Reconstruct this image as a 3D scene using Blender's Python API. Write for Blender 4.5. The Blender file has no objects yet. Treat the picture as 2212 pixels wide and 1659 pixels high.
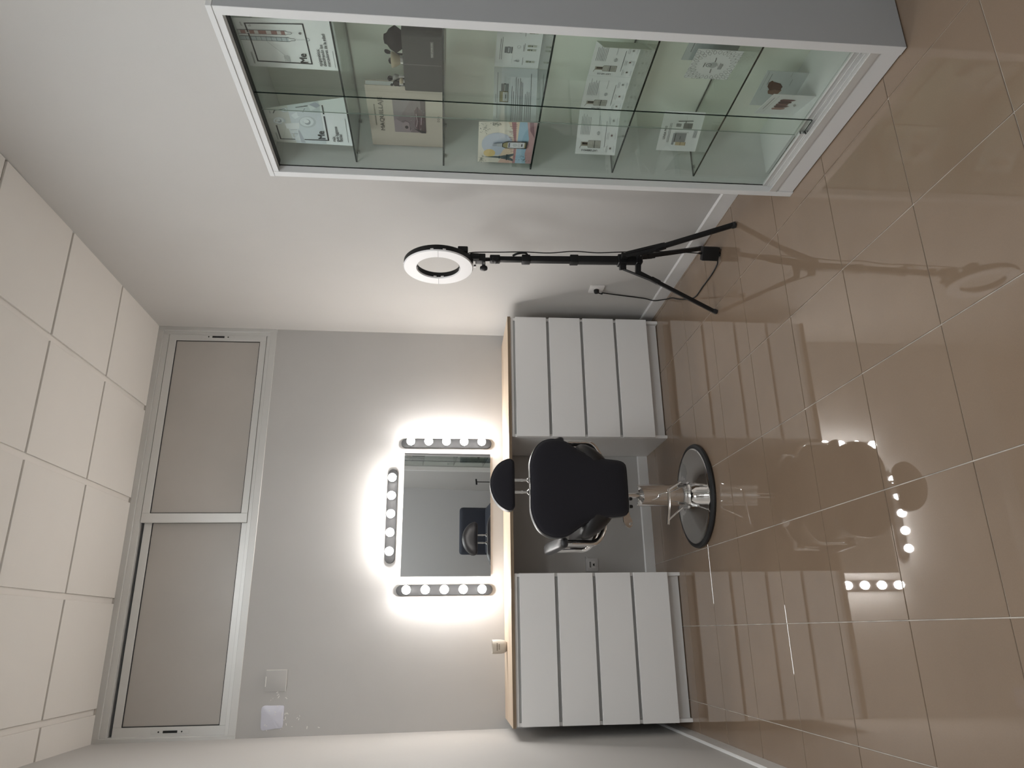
import bpy, bmesh, math, random
from mathutils import Vector, Matrix
random.seed(7)
S = bpy.context.scene
COL = S.collection
V = Vector
PI = math.pi

# ------------------------------------------------------------------ camera, world, exposure, room lamps and added fill panels
F_PX, W_PX = 1526.67, 2212.0
CAM = V((0.4727, -4.5848, 1.3356)); YAW, PITCH, ROLL = 0.3382, 0.088, 0.0152
cd = bpy.data.cameras.new('camera'); cd.sensor_width = 36.0; cd.sensor_fit = 'HORIZONTAL'
cd.lens = 36.0 * F_PX / W_PX; cd.clip_start = 0.02; cd.clip_end = 60
co = bpy.data.objects.new('camera', cd); COL.objects.link(co)
_f = V((math.sin(YAW)*math.cos(PITCH), math.cos(YAW)*math.cos(PITCH), -math.sin(PITCH)))
_r = V((math.cos(YAW), -math.sin(YAW), 0)); _u = _r.cross(_f)
_r2 = math.cos(ROLL)*_r + math.sin(ROLL)*_u; _u2 = -math.sin(ROLL)*_r + math.cos(ROLL)*_u
_x, _y, _z = -_u2, _r2, -_f          # the phone was held sideways: the top of the room lies on the left of the frame
co.matrix_world = Matrix(((_x.x, _y.x, _z.x, CAM.x), (_x.y, _y.y, _z.y, CAM.y), (_x.z, _y.z, _z.z, CAM.z), (0, 0, 0, 1)))
S.camera = co
w = bpy.data.worlds.new('night'); S.world = w; w.use_nodes = True
w.node_tree.nodes['Background'].inputs[0].default_value = (0.01, 0.011, 0.013, 1)
S.view_settings.view_transform = 'Standard'; S.view_settings.look = 'None'
S.view_settings.exposure = 0.36; S.view_settings.gamma = 1.0; S.view_settings.use_curve_mapping = False
S.cycles.use_denoising = True; S.cycles.max_bounces = 14; S.cycles.transparent_max_bounces = 40
S.cycles.diffuse_bounces = 6; S.cycles.glossy_bounces = 6; S.cycles.sample_clamp_indirect = 6.0
BULB_COL, BULB_STR = (1.0, 0.965, 0.93), 96.0
LED_COL, LED_STR = (0.94, 0.985, 1.0), 15.0
FILL_MID_STR, FILL_REAR_STR = 15.0, 25.0  # strengths of the two added fill panels, middle and rear

# ------------------------------------------------------------------ materials
def lin(r, g, b):
    f = lambda c: (c/255.0)/12.92 if c <= 10 else (((c/255.0)+0.055)/1.055)**2.4
    return (f(r), f(g), f(b))
def pmat(name, col, rough=0.5, metal=0.0, spec=0.5, bump=0.0, bscale=200.0, vary=0.0, vscale=4.0, coat=0.0, sheen=0.0):
    m = bpy.data.materials.new(name); m.use_nodes = True; nt = m.node_tree; b = nt.nodes['Principled BSDF']
    b.inputs['Base Color'].default_value = (*col, 1); b.inputs['Roughness'].default_value = rough
    b.inputs['Metallic'].default_value = metal; b.inputs['Specular IOR Level'].default_value = spec
    b.inputs['Coat Weight'].default_value = coat
    if sheen: b.inputs['Sheen Weight'].default_value = sheen; b.inputs['Sheen Roughness'].default_value = 0.5
    if bump or vary:
        tc = nt.nodes.new('ShaderNodeTexCoord')
    if bump:
        n = nt.nodes.new('ShaderNodeTexNoise'); n.inputs['Scale'].default_value = bscale; n.inputs['Detail'].default_value = 3
        bp = nt.nodes.new('ShaderNodeBump'); bp.inputs['Strength'].default_value = bump; bp.inputs['Distance'].default_value = 0.002
        nt.links.new(tc.outputs['Object'], n.inputs['Vector']); nt.links.new(n.outputs['Fac'], bp.inputs['Height'])
        nt.links.new(bp.outputs['Normal'], b.inputs['Normal'])
    if vary:
        n2 = nt.nodes.new('ShaderNodeTexNoise'); n2.inputs['Scale'].default_value = vscale; n2.inputs['Detail'].default_value = 5
        mx = nt.nodes.new('ShaderNodeMix'); mx.data_type = 'RGBA'
        mx.inputs[6].default_value = (*[c*(1-vary) for c in col], 1); mx.inputs[7].default_value = (*[min(1, c*(1+vary)) for c in col], 1)
        nt.links.new(tc.outputs['Object'], n2.inputs['Vector']); nt.links.new(n2.outputs['Fac'], mx.inputs[0])
        nt.links.new(mx.outputs[2], b.inputs['Base Color'])
    return m
def emit(name, col, st):
    m = bpy.data.materials.new(name); m.use_nodes = True; b = m.node_tree.nodes['Principled BSDF']
    b.inputs['Base Color'].default_value = (0.8, 0.8, 0.8, 1); b.inputs['Emission Color'].default_value = (*col, 1)
    b.inputs['Emission Strength'].default_value = st; return m
def clear(name, tint, f0=0.05, rough=0.0):
    m = bpy.data.materials.new(name); m.use_nodes = True; nt = m.node_tree
    for n in list(nt.nodes): nt.nodes.remove(n)
    out = nt.nodes.new('ShaderNodeOutputMaterial'); mix = nt.nodes.new('ShaderNodeMixShader')
    tr = nt.nodes.new('ShaderNodeBsdfTransparent'); tr.inputs[0].default_value = (*tint, 1)
    gl = nt.nodes.new('ShaderNodeBsdfGlossy'); gl.inputs['Roughness'].default_value = rough
    lw = nt.nodes.new('ShaderNodeLayerWeight'); p = nt.nodes.new('ShaderNodeMath'); p.operation = 'POWER'; p.inputs[1].default_value = 5
    ma = nt.nodes.new('ShaderNodeMath'); ma.operation = 'MULTIPLY_ADD'; ma.inputs[1].default_value = 1-f0; ma.inputs[2].default_value = f0
    nt.links.new(lw.outputs['Facing'], p.inputs[0]); nt.links.new(p.outputs[0], ma.inputs[0]); nt.links.new(ma.outputs[0], mix.inputs[0])
    nt.links.new(tr.outputs[0], mix.inputs[1]); nt.links.new(gl.outputs[0], mix.inputs[2]); nt.links.new(mix.outputs[0], out.inputs[0])
    return m
M = {}
M['grey_wall'] = pmat('grey wall paint', (0.47, 0.458, 0.445), 0.6, bump=0.12, bscale=260, vary=0.04)
M['white_wall'] = pmat('white wall paint', (0.495, 0.482, 0.465), 0.65, bump=0.12, bscale=220, vary=0.02)
M['rear_wall'] = pmat('pale grey wall paint', (0.52, 0.52, 0.52), 0.6)
M['ceiling'] = pmat('ceiling tile paint', (0.70, 0.675, 0.64), 0.8, bump=0.1, bscale=400, vary=0.02)
M['tbar'] = pmat('ceiling grid paint', (0.72, 0.69, 0.655), 0.5)
M['skirting'] = pmat('white skirting', (0.70, 0.69, 0.68), 0.3, vary=0.04, vscale=9)
M['grout'] = pmat('pale grout', (0.50, 0.45, 0.40), 0.7, bump=0.4, bscale=500, vary=0.75, vscale=11)
M['alu'] = pmat('brushed aluminium', (0.60, 0.595, 0.58), 0.45, metal=0.35, vary=0.06, vscale=3)
M['alu2'] = pmat('aluminium sash', (0.66, 0.655, 0.64), 0.4, metal=0.35)
M['frost'] = pmat('frosted dark pane', (0.46, 0.43, 0.40), 0.38, spec=0.5, vary=0.12, vscale=2.0)
M['black'] = pmat('black plastic', (0.007, 0.007, 0.0075), 0.45, spec=0.35)
M['rubber'] = pmat('black rubber', (0.014, 0.014, 0.015), 0.5)
M['melamine'] = pmat('white melamine', (0.83, 0.815, 0.805), 0.38, vary=0.01)
M['melamine_in'] = pmat('shaded white carcass', (0.54, 0.54, 0.53), 0.5)  # white toned down to put shade into the gaps between drawers
M['cab'] = pmat('cabinet white', (0.70, 0.70, 0.70), 0.4)
M['cab_side'] = pmat('cabinet side shade', (0.40, 0.41, 0.42), 0.45)  # darker tone puts shade into the cabinet's outer side faces
M['cab_in'] = pmat('cabinet back', (0.86, 0.87, 0.80), 0.45, vary=0.02)
M['chrome'] = pmat('chrome', (0.82, 0.81, 0.80), 0.07, metal=1.0)
M['nickel'] = pmat('satin nickel', (0.50, 0.49, 0.48), 0.28, metal=0.9)
M['leather'] = pmat('black leather', (0.019, 0.018, 0.020), 0.38, bump=0.25, bscale=700)
M['fabric'] = pmat('black fabric', (0.019, 0.018, 0.0235), 0.9, spec=0.2, bump=0.5, bscale=1400, sheen=0.12)
M['mirror'] = pmat('mirror silver', (0.83, 0.84, 0.835), 0.0, metal=1.0)
M['bulb'] = emit('lit bulb', BULB_COL, BULB_STR)
M['led'] = emit('led panel', LED_COL, LED_STR)
M['led_fill_mid'] = emit('added led fill middle', LED_COL, FILL_MID_STR)  # added out-of-view fill that brightens the chest fronts
M['led_fill_rear'] = emit('added led fill rear', LED_COL, FILL_REAR_STR)  # added fill behind the camera to lift the room from the rear
M['socket'] = pmat('bulb socket', (0.10, 0.10, 0.10), 0.5, spec=0.2)
M['bar'] = pmat('grey bar metal', (0.020, 0.020, 0.0205), 0.5, metal=0.0, spec=0.2)
M['glass'] = clear('cabinet glass', (0.955, 0.980, 0.962))
M['shelf'] = clear('shelf glass', (0.955, 0.985, 0.968))
M['edge'] = pmat('glass edge', (0.003, 0.010, 0.0075), 0.15, spec=0.4)
M['edge_lt'] = pmat('pale glass edge', (0.34, 0.40, 0.36), 0.2)
M['acrylic'] = clear('clear acrylic', (0.93, 0.95, 0.94), 0.07)
M['paper'] = pmat('white paper', (0.78, 0.79, 0.80), 0.55)
M['diffuser'] = pmat('white diffuser', (0.84, 0.83, 0.84), 0.4)
M['ceramic'] = pmat('matt ceramic', (0.46, 0.43, 0.385), 0.5)
M['felt'] = pmat('dark felt', (0.045, 0.044, 0.040), 0.9, bump=0.3, bscale=900)
M['bristle'] = pmat('dark bristle', (0.012, 0.011, 0.010), 0.9, spec=0.15, bump=0.6, bscale=1500)
M['bristle_tan'] = pmat('tan bristle', (0.38, 0.32, 0.22), 0.8, bump=0.6, bscale=1500)
M['bristle_gry'] = pmat('grey bristle', (0.20, 0.195, 0.18), 0.8, bump=0.6, bscale=1500)
M['navy'] = pmat('navy fabric', (0.036, 0.041, 0.057), 0.8, bump=0.3, bscale=900)
M['plaster'] = pmat('lilac white plate', (0.60, 0.60, 0.68), 0.4, vary=0.05, vscale=20)
M['chip'] = pmat('chipped paint', (0.78, 0.76, 0.72), 0.6)
M['plastic'] = pmat('white plastic', (0.72, 0.70, 0.69), 0.3)
M['plastic_gr'] = pmat('grey plastic', (0.58, 0.57, 0.57), 0.35)
_flat = {}
def ink(r, g, b):
    k = (r, g, b)
    if k not in _flat: _flat[k] = pmat('ink_%d_%d_%d' % k, lin(r, g, b), 0.55)
    return _flat[k]
def floor_material():
    m = bpy.data.materials.new('polished brown tile'); m.use_nodes = True; nt = m.node_tree; b = nt.nodes['Principled BSDF']
    tc = nt.nodes.new('ShaderNodeTexCoord'); oi = nt.nodes.new('ShaderNodeObjectInfo')
    n1 = nt.nodes.new('ShaderNodeTexNoise'); n1.inputs['Scale'].default_value = 3.0; n1.inputs['Detail'].default_value = 6
    n2 = nt.nodes.new('ShaderNodeTexNoise'); n2.inputs['Scale'].default_value = 260.0; n2.inputs['Detail'].default_value = 2
    ad = nt.nodes.new('ShaderNodeMath'); ad.operation = 'MULTIPLY_ADD'; ad.inputs[1].default_value = 0.35
    rd = nt.nodes.new('ShaderNodeMath'); rd.operation = 'MULTIPLY_ADD'; rd.inputs[1].default_value = 0.18
    mx = nt.nodes.new('ShaderNodeMix'); mx.data_type = 'RGBA'
    mx.inputs[6].default_value = (0.196, 0.138, 0.096, 1); mx.inputs[7].default_value = (0.266, 0.190, 0.134, 1)
    mv = nt.nodes.new('ShaderNodeVectorMath'); mv.operation = 'ADD'
    nt.links.new(tc.outputs['Object'], mv.inputs[0]); nt.links.new(oi.outputs['Location'], mv.inputs[1])
    nt.links.new(mv.outputs[0], n1.inputs['Vector']); nt.links.new(tc.outputs['Object'], n2.inputs['Vector'])
    nt.links.new(n2.outputs['Fac'], ad.inputs[0]); nt.links.new(n1.outputs['Fac'], rd.inputs[0]); rd.inputs[1].default_value = 0.75
    nt.links.new(rd.outputs[0], ad.inputs[2]); rd.inputs[2].default_value = -0.05
    nt.links.new(ad.outputs[0], mx.inputs[0]); nt.links.new(mx.outputs[2], b.inputs['Base Color'])
    b.inputs['Roughness'].default_value = 0.018; b.inputs['Specular IOR Level'].default_value = 0.95
    return m
M['tile'] = floor_material()
def wood_material(name, c0, c1):
    m = bpy.data.materials.new(name); m.use_nodes = True; nt = m.node_tree; b = nt.nodes['Principled BSDF']
    tc = nt.nodes.new('ShaderNodeTexCoord'); mp = nt.nodes.new('ShaderNodeMapping'); mp.inputs['Scale'].default_value = (1.3, 26, 26)
    n = nt.nodes.new('ShaderNodeTexNoise'); n.inputs['Scale'].default_value = 1.6; n.inputs['Detail'].default_value = 6
    r = nt.nodes.new('ShaderNodeValToRGB'); r.color_ramp.elements[0].position = 0.32; r.color_ramp.elements[1].position = 0.68
    r.color_ramp.elements[0].color = (*c0, 1); r.color_ramp.elements[1].color = (*c1, 1)
    nt.links.new(tc.outputs['Object'], mp.inputs[0]); nt.links.new(mp.outputs[0], n.inputs['Vector'])
    nt.links.new(n.outputs['Fac'], r.inputs[0]); nt.links.new(r.outputs[0], b.inputs['Base Color']); b.inputs['Roughness'].default_value = 0.42
    return m
M['oak'] = wood_material('oak top', (0.44, 0.33, 0.235), (0.66, 0.54, 0.42))
M['oak_edge'] = wood_material('oak edge band', (0.15, 0.105, 0.065), (0.26, 0.19, 0.125))

# ------------------------------------------------------------------ mesh helpers
def rootloc(o):
    p = V((0, 0, 0))
    while o is not None: p += o.location; o = o.parent
    return p
class MB:
    def __init__(s): s.v = []; s.f = []; s.m = []
    def add(s, vs, fs, mi=0):
        n = len(s.v); s.v += [V(p) for p in vs]; s.f += [tuple(i+n for i in q) for q in fs]; s.m += [mi]*len(fs); return s
    def box(s, x0, x1, y0, y1, z0, z1, mi=0):
        vs = [(x, y, z) for z in (z0, z1) for y in (y0, y1) for x in (x0, x1)]
        return s.add(vs, [(0, 2, 3, 1), (4, 5, 7, 6), (0, 1, 5, 4), (2, 6, 7, 3), (0, 4, 6, 2), (1, 3, 7, 5)], mi)
    def obox(s, c, ax, ay, az, mi=0):                       # oriented box from centre and three half-axes
        c, ax, ay, az = V(c), V(ax), V(ay), V(az)
        vs = [c+i*ax+j*ay+k*az for k in (-1, 1) for j in (-1, 1) for i in (-1, 1)]
        return s.add(vs, [(0, 2, 3, 1), (4, 5, 7, 6), (0, 1, 5, 4), (2, 6, 7, 3), (0, 4, 6, 2), (1, 3, 7, 5)], mi)
    def bar(s, a, b, wx, wy, side=None, mi=0):              # straight bar a->b with half-widths
        a, b = V(a), V(b); d = (b-a).normalized(); sd = V(side) if side else V((0, 0, 1))
        x = d.cross(sd); x = x.normalized() if x.length > 1e-4 else V((1, 0, 0)); y = d.cross(x).normalized()
        return s.obox((a+b)/2, x*wx, y*wy, (b-a)/2, mi)
    def lathe(s, prof, c=(0, 0, 0), seg=32, axis='Z', mi=0, sx=1.0, sy=1.0):
        c = V(c); vs = []; fs = []
        for r, h in prof:
            for k in range(seg):
                a = 2*PI*k/seg; p = (r*math.cos(a)*sx, r*math.sin(a)*sy, h)
                if axis == 'Y': p = (p[0], p[2], p[1])
                if axis == 'X': p = (p[2], p[0], p[1])
                vs.append(c+V(p))
        for i in range(len(prof)-1):
            for k in range(seg):
                k2 = (k+1) % seg; q = (i*seg+k, i*seg+k2, (i+1)*seg+k2, (i+1)*seg+k); fs.append(q)
        n = len(prof)-1
        if prof[0][0] > 1e-6: fs.append(tuple(range(seg))[::-1])
        if prof[n][0] > 1e-6: fs.append(tuple(n*seg+k for k in range(seg)))
        return s.add(vs, fs, mi)
    def tube(s, pts, r, seg=10, closed=False, mi=0, flat=1.0):
        pts = [V(p) for p in pts]; n = len(pts); vs = []; fs = []; prev = None
        for i, p in enumerate(pts):
            t = (pts[(i+1) % n]-pts[i-1]) if closed else (pts[min(i+1, n-1)]-pts[max(i-1, 0)])
            t.normalize()
            if prev is None:
                prev = t.cross(V((0, 0, 1)));
                if prev.length < 1e-3: prev = t.cross(V((0, 1, 0)))
            x = (prev - t*prev.dot(t)).normalized(); prev = x; y = t.cross(x)
            rr = r[i] if isinstance(r, (list, tuple)) else r
            for k in range(seg):
                a = 2*PI*k/seg; vs.append(p + x*(rr*math.cos(a)) + y*(rr*flat*math.sin(a)))
        for i in range(n if closed else n-1):
            j = (i+1) % n
            for k in range(seg): k2 = (k+1) % seg; fs.append((i*seg+k, i*seg+k2, j*seg+k2, j*seg+k))
        if not closed: fs.append(tuple(range(seg))[::-1]); fs.append(tuple((n-1)*seg+k for k in range(seg)))
        return s.add(vs, fs, mi)
    def loops(s, ls, mi=0, cap0=True, cap1=True):           # loft of equal-length closed loops
        n = len(ls[0]); vs = [p for l in ls for p in l]; fs = []
        for i in range(len(ls)-1):
            for k in range(n): k2 = (k+1) % n; fs.append((i*n+k, i*n+k2, (i+1)*n+k2, (i+1)*n+k))
        if cap0: vs.append(sum((V(p) for p in ls[0]), V())/n); c = len(vs)-1; fs += [(c, (k+1) % n, k) for k in range(n)]
        if cap1: vs.append(sum((V(p) for p in ls[-1]), V())/n); c = len(vs)-1; b = (len(ls)-1)*n; fs += [(c, b+k, b+(k+1) % n) for k in range(n)]
        return s.add(vs, fs, mi)
    def build(s, name, mats, parent=None, bevel=0.0, smooth=False, origin=None, segs=2, angle=35):
        org = rootloc(parent) if parent is not None else V(origin or (0, 0, 0))
        me = bpy.data.meshes.new(name); me.from_pydata([tuple(p-org) for p in s.v], [], s.f)
        if not isinstance(mats, (list, tuple)): mats = [mats]
        for m in mats: me.materials.append(m)
        me.polygons.foreach_set('material_index', s.m)
        bm = bmesh.new(); bm.from_mesh(me)
        bmesh.ops.recalc_face_normals(bm, faces=bm.faces)
        if bevel:
            es = [e for e in bm.edges if len(e.link_faces) == 2 and e.calc_face_angle(0) > math.radians(30)]
            bmesh.ops.bevel(bm, geom=es, offset=bevel, segments=segs, affect='EDGES', profile=0.6, clamp_overlap=True)
        if smooth or bevel:
            for f in bm.faces: f.smooth = True
            for e in bm.edges:
                if len(e.link_faces) == 2 and e.calc_face_angle(0) > math.radians(angle): e.smooth = False
        bm.to_mesh(me); bm.free()
        o = bpy.data.objects.new(name, me); COL.objects.link(o)
        if parent is not None: o.parent = parent
        else: o.location = org
        return o
def tag(o, label=None, cat=None, group=None, kind=None):
    if label: o['label'] = label
    if cat: o['category'] = cat
    if group: o['group'] = group
    if kind: o['kind'] = kind
    return o
def thing(name, label, cat, loc, group=None):
    o = bpy.data.objects.new(name, None); o.empty_display_size = 0.1; COL.objects.link(o); o.location = loc
    return tag(o, label, cat, group)
def struct_root(name, loc=(0, 0, 0)):
    o = bpy.data.objects.new(name, None); COL.objects.link(o); o.location = loc; o['kind'] = 'structure'; return o
def copy_tree(o, parent=None):
    c = o.copy(); COL.objects.link(c)
    if parent is not None: c.parent = parent
    for ch in o.children: copy_tree(ch, c)
    return c
def smooth_loop(pts, n):                                   # closed Catmull-Rom through 2D points, resampled
    out = []; m = len(pts); dense = []
    for i in range(m):
        p0, p1, p2, p3 = (V(pts[(i+k-1) % m]) for k in range(4))
        for t in (x/8 for x in range(8)):
            dense.append(0.5*((2*p1)+(p2-p0)*t+(2*p0-5*p1+4*p2-p3)*t*t+(3*p1-p0-3*p2+p3)*t**3))
    L = [0]
    for i in range(len(dense)): L.append(L[-1]+(dense[(i+1) % len(dense)]-dense[i]).length)
    tot = L[-1]; j = 0
    for k in range(n):
        d = tot*k/n
        while L[j+1] < d: j += 1
        a, b = dense[j], dense[(j+1) % len(dense)]; out.append(a.lerp(b, (d-L[j])/max(1e-9, L[j+1]-L[j])))
    return out
def smooth_path(pts, n=6):
    pts = [V(p) for p in pts]; out = []
    for i in range(len(pts)-1):
        p0, p1, p2, p3 = pts[max(0, i-1)], pts[i], pts[i+1], pts[min(len(pts)-1, i+2)]
        for k in range(n):
            t = k/n; out.append(0.5*((2*p1)+(p2-p0)*t+(2*p0-5*p1+4*p2-p3)*t*t+(3*p1-p0-3*p2+p3)*t**3))
    return out+[pts[-1]]
_txt = {}
def text2d(s):
    if s not in _txt:
        c = bpy.data.curves.new('lettering', 'FONT'); c.body = s; c.size = 1.0; c.resolution_u = 3
        o = bpy.data.objects.new('lettering', c); COL.objects.link(o)
        dg = bpy.context.evaluated_depsgraph_get(); me = bpy.data.meshes.new_from_object(o.evaluated_get(dg))
        vs = [(v.co.x, v.co.y) for v in me.vertices]; fs = [tuple(p.vertices) for p in me.polygons]
        bpy.data.objects.remove(o); bpy.data.curves.remove(c); bpy.data.meshes.remove(me)
        _txt[s] = (vs, fs)
    return _txt[s]

# ------------------------------------------------------------------ the room
XL0, XL1, ZC, YB = -0.058, -0.088, 3.302, -6.0             # left wall foot / head, ceiling, rear wall
fl = MB().box(-0.20, 2.60, YB, 0.02, -0.06, -0.003).build('floor', M['grout']); fl['kind'] = 'structure'
XS = [-0.06]+[0.105+0.381*k for k in range(7)]+[2.442]
YS = [0.0]+[-0.203-0.3889*k for k in range(15)]+[YB]
tile_mesh = {}
for i in range(len(XS)-1):
    for j in range(len(YS)-1):
        wx, wy = XS[i+1]-XS[i], YS[j]-YS[j+1]
        if wx < 0.012 or wy < 0.012: continue
        key = (round(wx, 3), round(wy, 3)); cx, cy = (XS[i]+XS[i+1])/2, (YS[j]+YS[j+1])/2
        if key not in tile_mesh:
            g = 0.0016; o = MB().box(-wx/2+g, wx/2-g, -wy/2+g, wy/2-g, -0.009, 0).build('floor_tile', M['tile'], bevel=0.0009, segs=1)
            tile_mesh[key] = o.data
        else:
            o = bpy.data.objects.new('floor_tile', tile_mesh[key]); COL.objects.link(o)
        o.parent = fl; o.location = (cx, cy, 0)
        o.rotation_euler = (random.uniform(-1, 1)*0.0010, random.uniform(-1, 1)*0.0010, 0)
def slab(name, quad_front, th_dir, m, nu=1):               # wall panel from polyline pairs (bottom, top)
    b = MB(); n = len(quad_front); vs = []
    for lo, hi in quad_front: vs += [V(lo), V(hi), V(lo)+V(th_dir), V(hi)+V(th_dir)]
    fs = []
    for i in range(n-1):
        a, c = 4*i, 4*i+4; fs += [(a, c, c+1, a+1), (a+2, a+3, c+3, c+2), (a, a+2, c+2, c), (a+1, c+1, c+3, a+3)]
    fs += [(0, 1, 3, 2), (4*n-4, 4*n-2, 4*n-1, 4*n-3)]
    o = b.add(vs, fs).build(name, m); o['kind'] = 'structure'; return o
RW = [(0.0, 2.438, 2.462), (-0.6, 2.427, 2.467), (-1.2, 2.416, 2.473), (-1.84, 2.405, 2.478), (-3.2, 2.397, 2.480), (YB, 2.397, 2.480)]
def rw_x(y, z=0.0):                                         # face of the right wall, which leans a little
    for (y0, a0, b0), (y1, a1, b1) in zip(RW, RW[1:]):
        if y1 <= y <= y0:
            t = (y0-y)/(y0-y1); a, b = a0+(a1-a0)*t, b0+(b1-b0)*t; return a+(b-a)*z/ZC
    return 2.4
slab('wall_right', [((xb, y, -0.01), (xt, y, ZC+0.03)) for y, xb, xt in RW], (0.1, 0, 0), M['white_wall'])
slab('wall_left', [((XL0, 0.0, -0.01), (XL1, 0.0, ZC+0.03)), ((XL0, YB, -0.01), (XL1, YB, ZC+0.03))], (-0.1, 0, 0), M['white_wall'])
ZW = 2.520                                                  # underside of the strip window
wb = MB().box(-0.2, 2.6, 0.0, 0.1, -0.01, ZW).build('wall_back', M['grey_wall']); wb['kind'] = 'structure'
wr = MB().box(-0.2, 2.6, YB-0.1, YB, -0.01, ZC+0.03).build('wall_rear', M['rear_wall']); wr['kind'] = 'structure'
# ceiling: grid plane with dropped tiles
ce = MB().box(-0.2, 2.6, YB, 0.1, ZC+0.011, ZC+0.06).build('ceiling', M['tbar'], origin=(0, 0, ZC)); ce['kind'] = 'structure'
CX = [-0.093, 0.079, 0.679, 1.279, 1.879, 2.478]
CY = [0.0]+[-0.580-0.6*k for k in range(10)]
ct_mesh = {}; LEDS = {(2, 3): 'led', (1, 5): 'led_fill_mid', (2, 8): 'led_fill_rear'}
for i in range(len(CX)-1):
    for j in range(len(CY)-1):
        x0, x1, y1, y0 = CX[i], CX[i+1], CY[j], CY[j+1]
        ga = 0.004 if i == 0 else 0.0165; gb = 0.004 if i == len(CX)-2 else 0.0165; gc = 0.004 if j == 0 else 0.008; gd = 0.008
        if (i, j) in LEDS:
            k = LEDS[(i, j)]
            lb = {'led': 'square LED ceiling panel above the floor between salon chair and glass cabinet',
                  'led_fill_mid': 'added LED fill panel in the ceiling toward the left wall, level with the glass cabinet',
                  'led_fill_rear': 'added LED fill panel in the ceiling at the rear of the room, behind the camera'}[k]
            cxx, cyy = (x0+x1)/2, (y0+y1)/2
            t = thing('ceiling_light', lb, 'ceiling light', (cxx, cyy, ZC), 'LED panels in the ceiling grid')
            fr = MB(); h = 0.288
            for a in (-1, 1):
                fr.box(cxx-h, cxx+h, cyy+a*h-0.008, cyy+a*h+0.008, ZC-0.002, ZC+0.010); fr.box(cxx+a*h-0.008, cxx+a*h+0.008, cyy-h, cyy+h, ZC-0.002, ZC+0.010)
            fr.build('frame', M['tbar'], t)
            MB().box(cxx-h+0.009, cxx+h-0.009, cyy-h+0.009, cyy+h-0.009, ZC+0.001, ZC+0.008).build('diffuser', M[k], t)
            continue
        key = (i if i in (0, 4) else 9, j == 0)
        cxx, cyy = (x0+x1)/2, (y0+y1)/2
        if key not in ct_mesh:
            o = MB().box(x0+ga-cxx, x1-gb-cxx, y0+gd-cyy, y1-gc-cyy, 0, 0.0105).build('ceiling_tile', M['ceiling'], bevel=0.001, segs=1); ct_mesh[key] = o.data
        else: o = bpy.data.objects.new('ceiling_tile', ct_mesh[key]); COL.objects.link(o)
        o.parent = ce; o.location = (cxx, cyy, random.uniform(-0.0012, 0.0))
MB().box(-0.2, 2.6, -0.0015, 0.1, ZC-0.004, ZC+0.06).build('trim_1', M['tbar'])['kind'] = 'structure'
# skirting
def skirting(name, pts, nrm, h=0.078, th=0.012):
    b = MB(); nrm = V(nrm); ls = []
    for p in pts:
        p = V(p); ls.append([p, p+nrm*th, p+nrm*th+V((0, 0, h-0.006)), p+nrm*(th-0.005)+V((0, 0, h)), p+V((0, 0, h))])
    o = b.loops(ls).build(name, M['skirting']); o['kind'] = 'structure'
skirting('baseboard_right', [(rw_x(y), y, 0) for y in (-0.013, -0.6, -1.2, -1.84, -3.2, -5.99)], (-1, 0, 0))
skirting('baseboard_left', [(XL0, -0.013, 0), (XL0, -5.99, 0)], (1, 0, 0))
skirting('baseboard_back', [(XL0+0.013, 0, 0), (2.425, 0, 0)], (0, -1, 0), h=0.068)
skirting('baseboard_rear', [(XL0+0.013, YB, 0), (2.38, YB, 0)], (0, 1, 0))

# strip window under the ceiling
wn = struct_root('window_1', (1.19, 0, ZW))
def ring(b, x0, x1, z0, z1, t, y0, y1, tl=None, tr=None, tb=None, tt=None):
    tl = t if tl is None else tl; tr = t if tr is None else tr; tb = t if tb is None else tb; tt = t if tt is None else tt
    b.box(x0, x0+tl, y0, y1, z0, z1); b.box(x1-tr, x1, y0, y1, z0, z1)
    b.box(x0+tl, x1-tr, y0, y1, z0, z0+tb); b.box(x0+tl, x1-tr, y0, y1, z1-tt, z1)
b = MB(); ring(b, -0.092, 2.462, ZW, ZC, 0.034, -0.006, 0.09, tl=0.027, tr=0.030, tb=0.042, tt=0.036); b.build('outer_frame', M['alu'], wn, bevel=0.0015, segs=1)
b = MB(); ring(b, -0.066, 2.433, ZW+0.041, ZC-0.035, 0.03, 0.004, 0.085, tl=0.006, tr=0.027, tb=0.024, tt=0.038); b.build('inner_frame', M['alu2'], wn, bevel=0.001, segs=1)
b = MB(); ring(b, 1.141, 2.407, 2.587, 3.226, 0.045, 0.001, 0.022, tl=0.058, tr=0.043, tb=0.041, tt=0.047); sr = b.build('sash', M['alu2'], wn, bevel=0.0015, segs=1)
b = MB(); ring(b, -0.062, 1.196, 2.587, 3.212, 0.045, 0.030, 0.052, tl=0.050, tr=0.05, tb=0.038, tt=0.046); sl = b.build('sash', M['alu2'], wn, bevel=0.0015, segs=1)
MB().box(1.196, 2.367, 0.010, 0.016, 2.625, 3.182).build('pane', M['frost'], sr)
MB().box(-0.014, 1.150, 0.039, 0.045, 2.622, 3.170).build('pane', M['frost'], sl)
b = MB(); ring(b, 1.197, 2.366, 2.626, 3.181, 0.0062, 0.006, 0.0105); b.build('gasket', M['rubber'], sr)
b = MB(); ring(b, -0.013, 1.148, 2.623, 3.168, 0.0062, 0.035, 0.0395); b.build('gasket', M['rubber'], sl)
MB().box(1.143, 1.1965, 0.024, 0.029, 2.588, 2.640).box(1.143, 1.1965, 0.024, 0.029, 3.165, 3.226).build('brush_seal', M['rubber'], wn)
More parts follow.
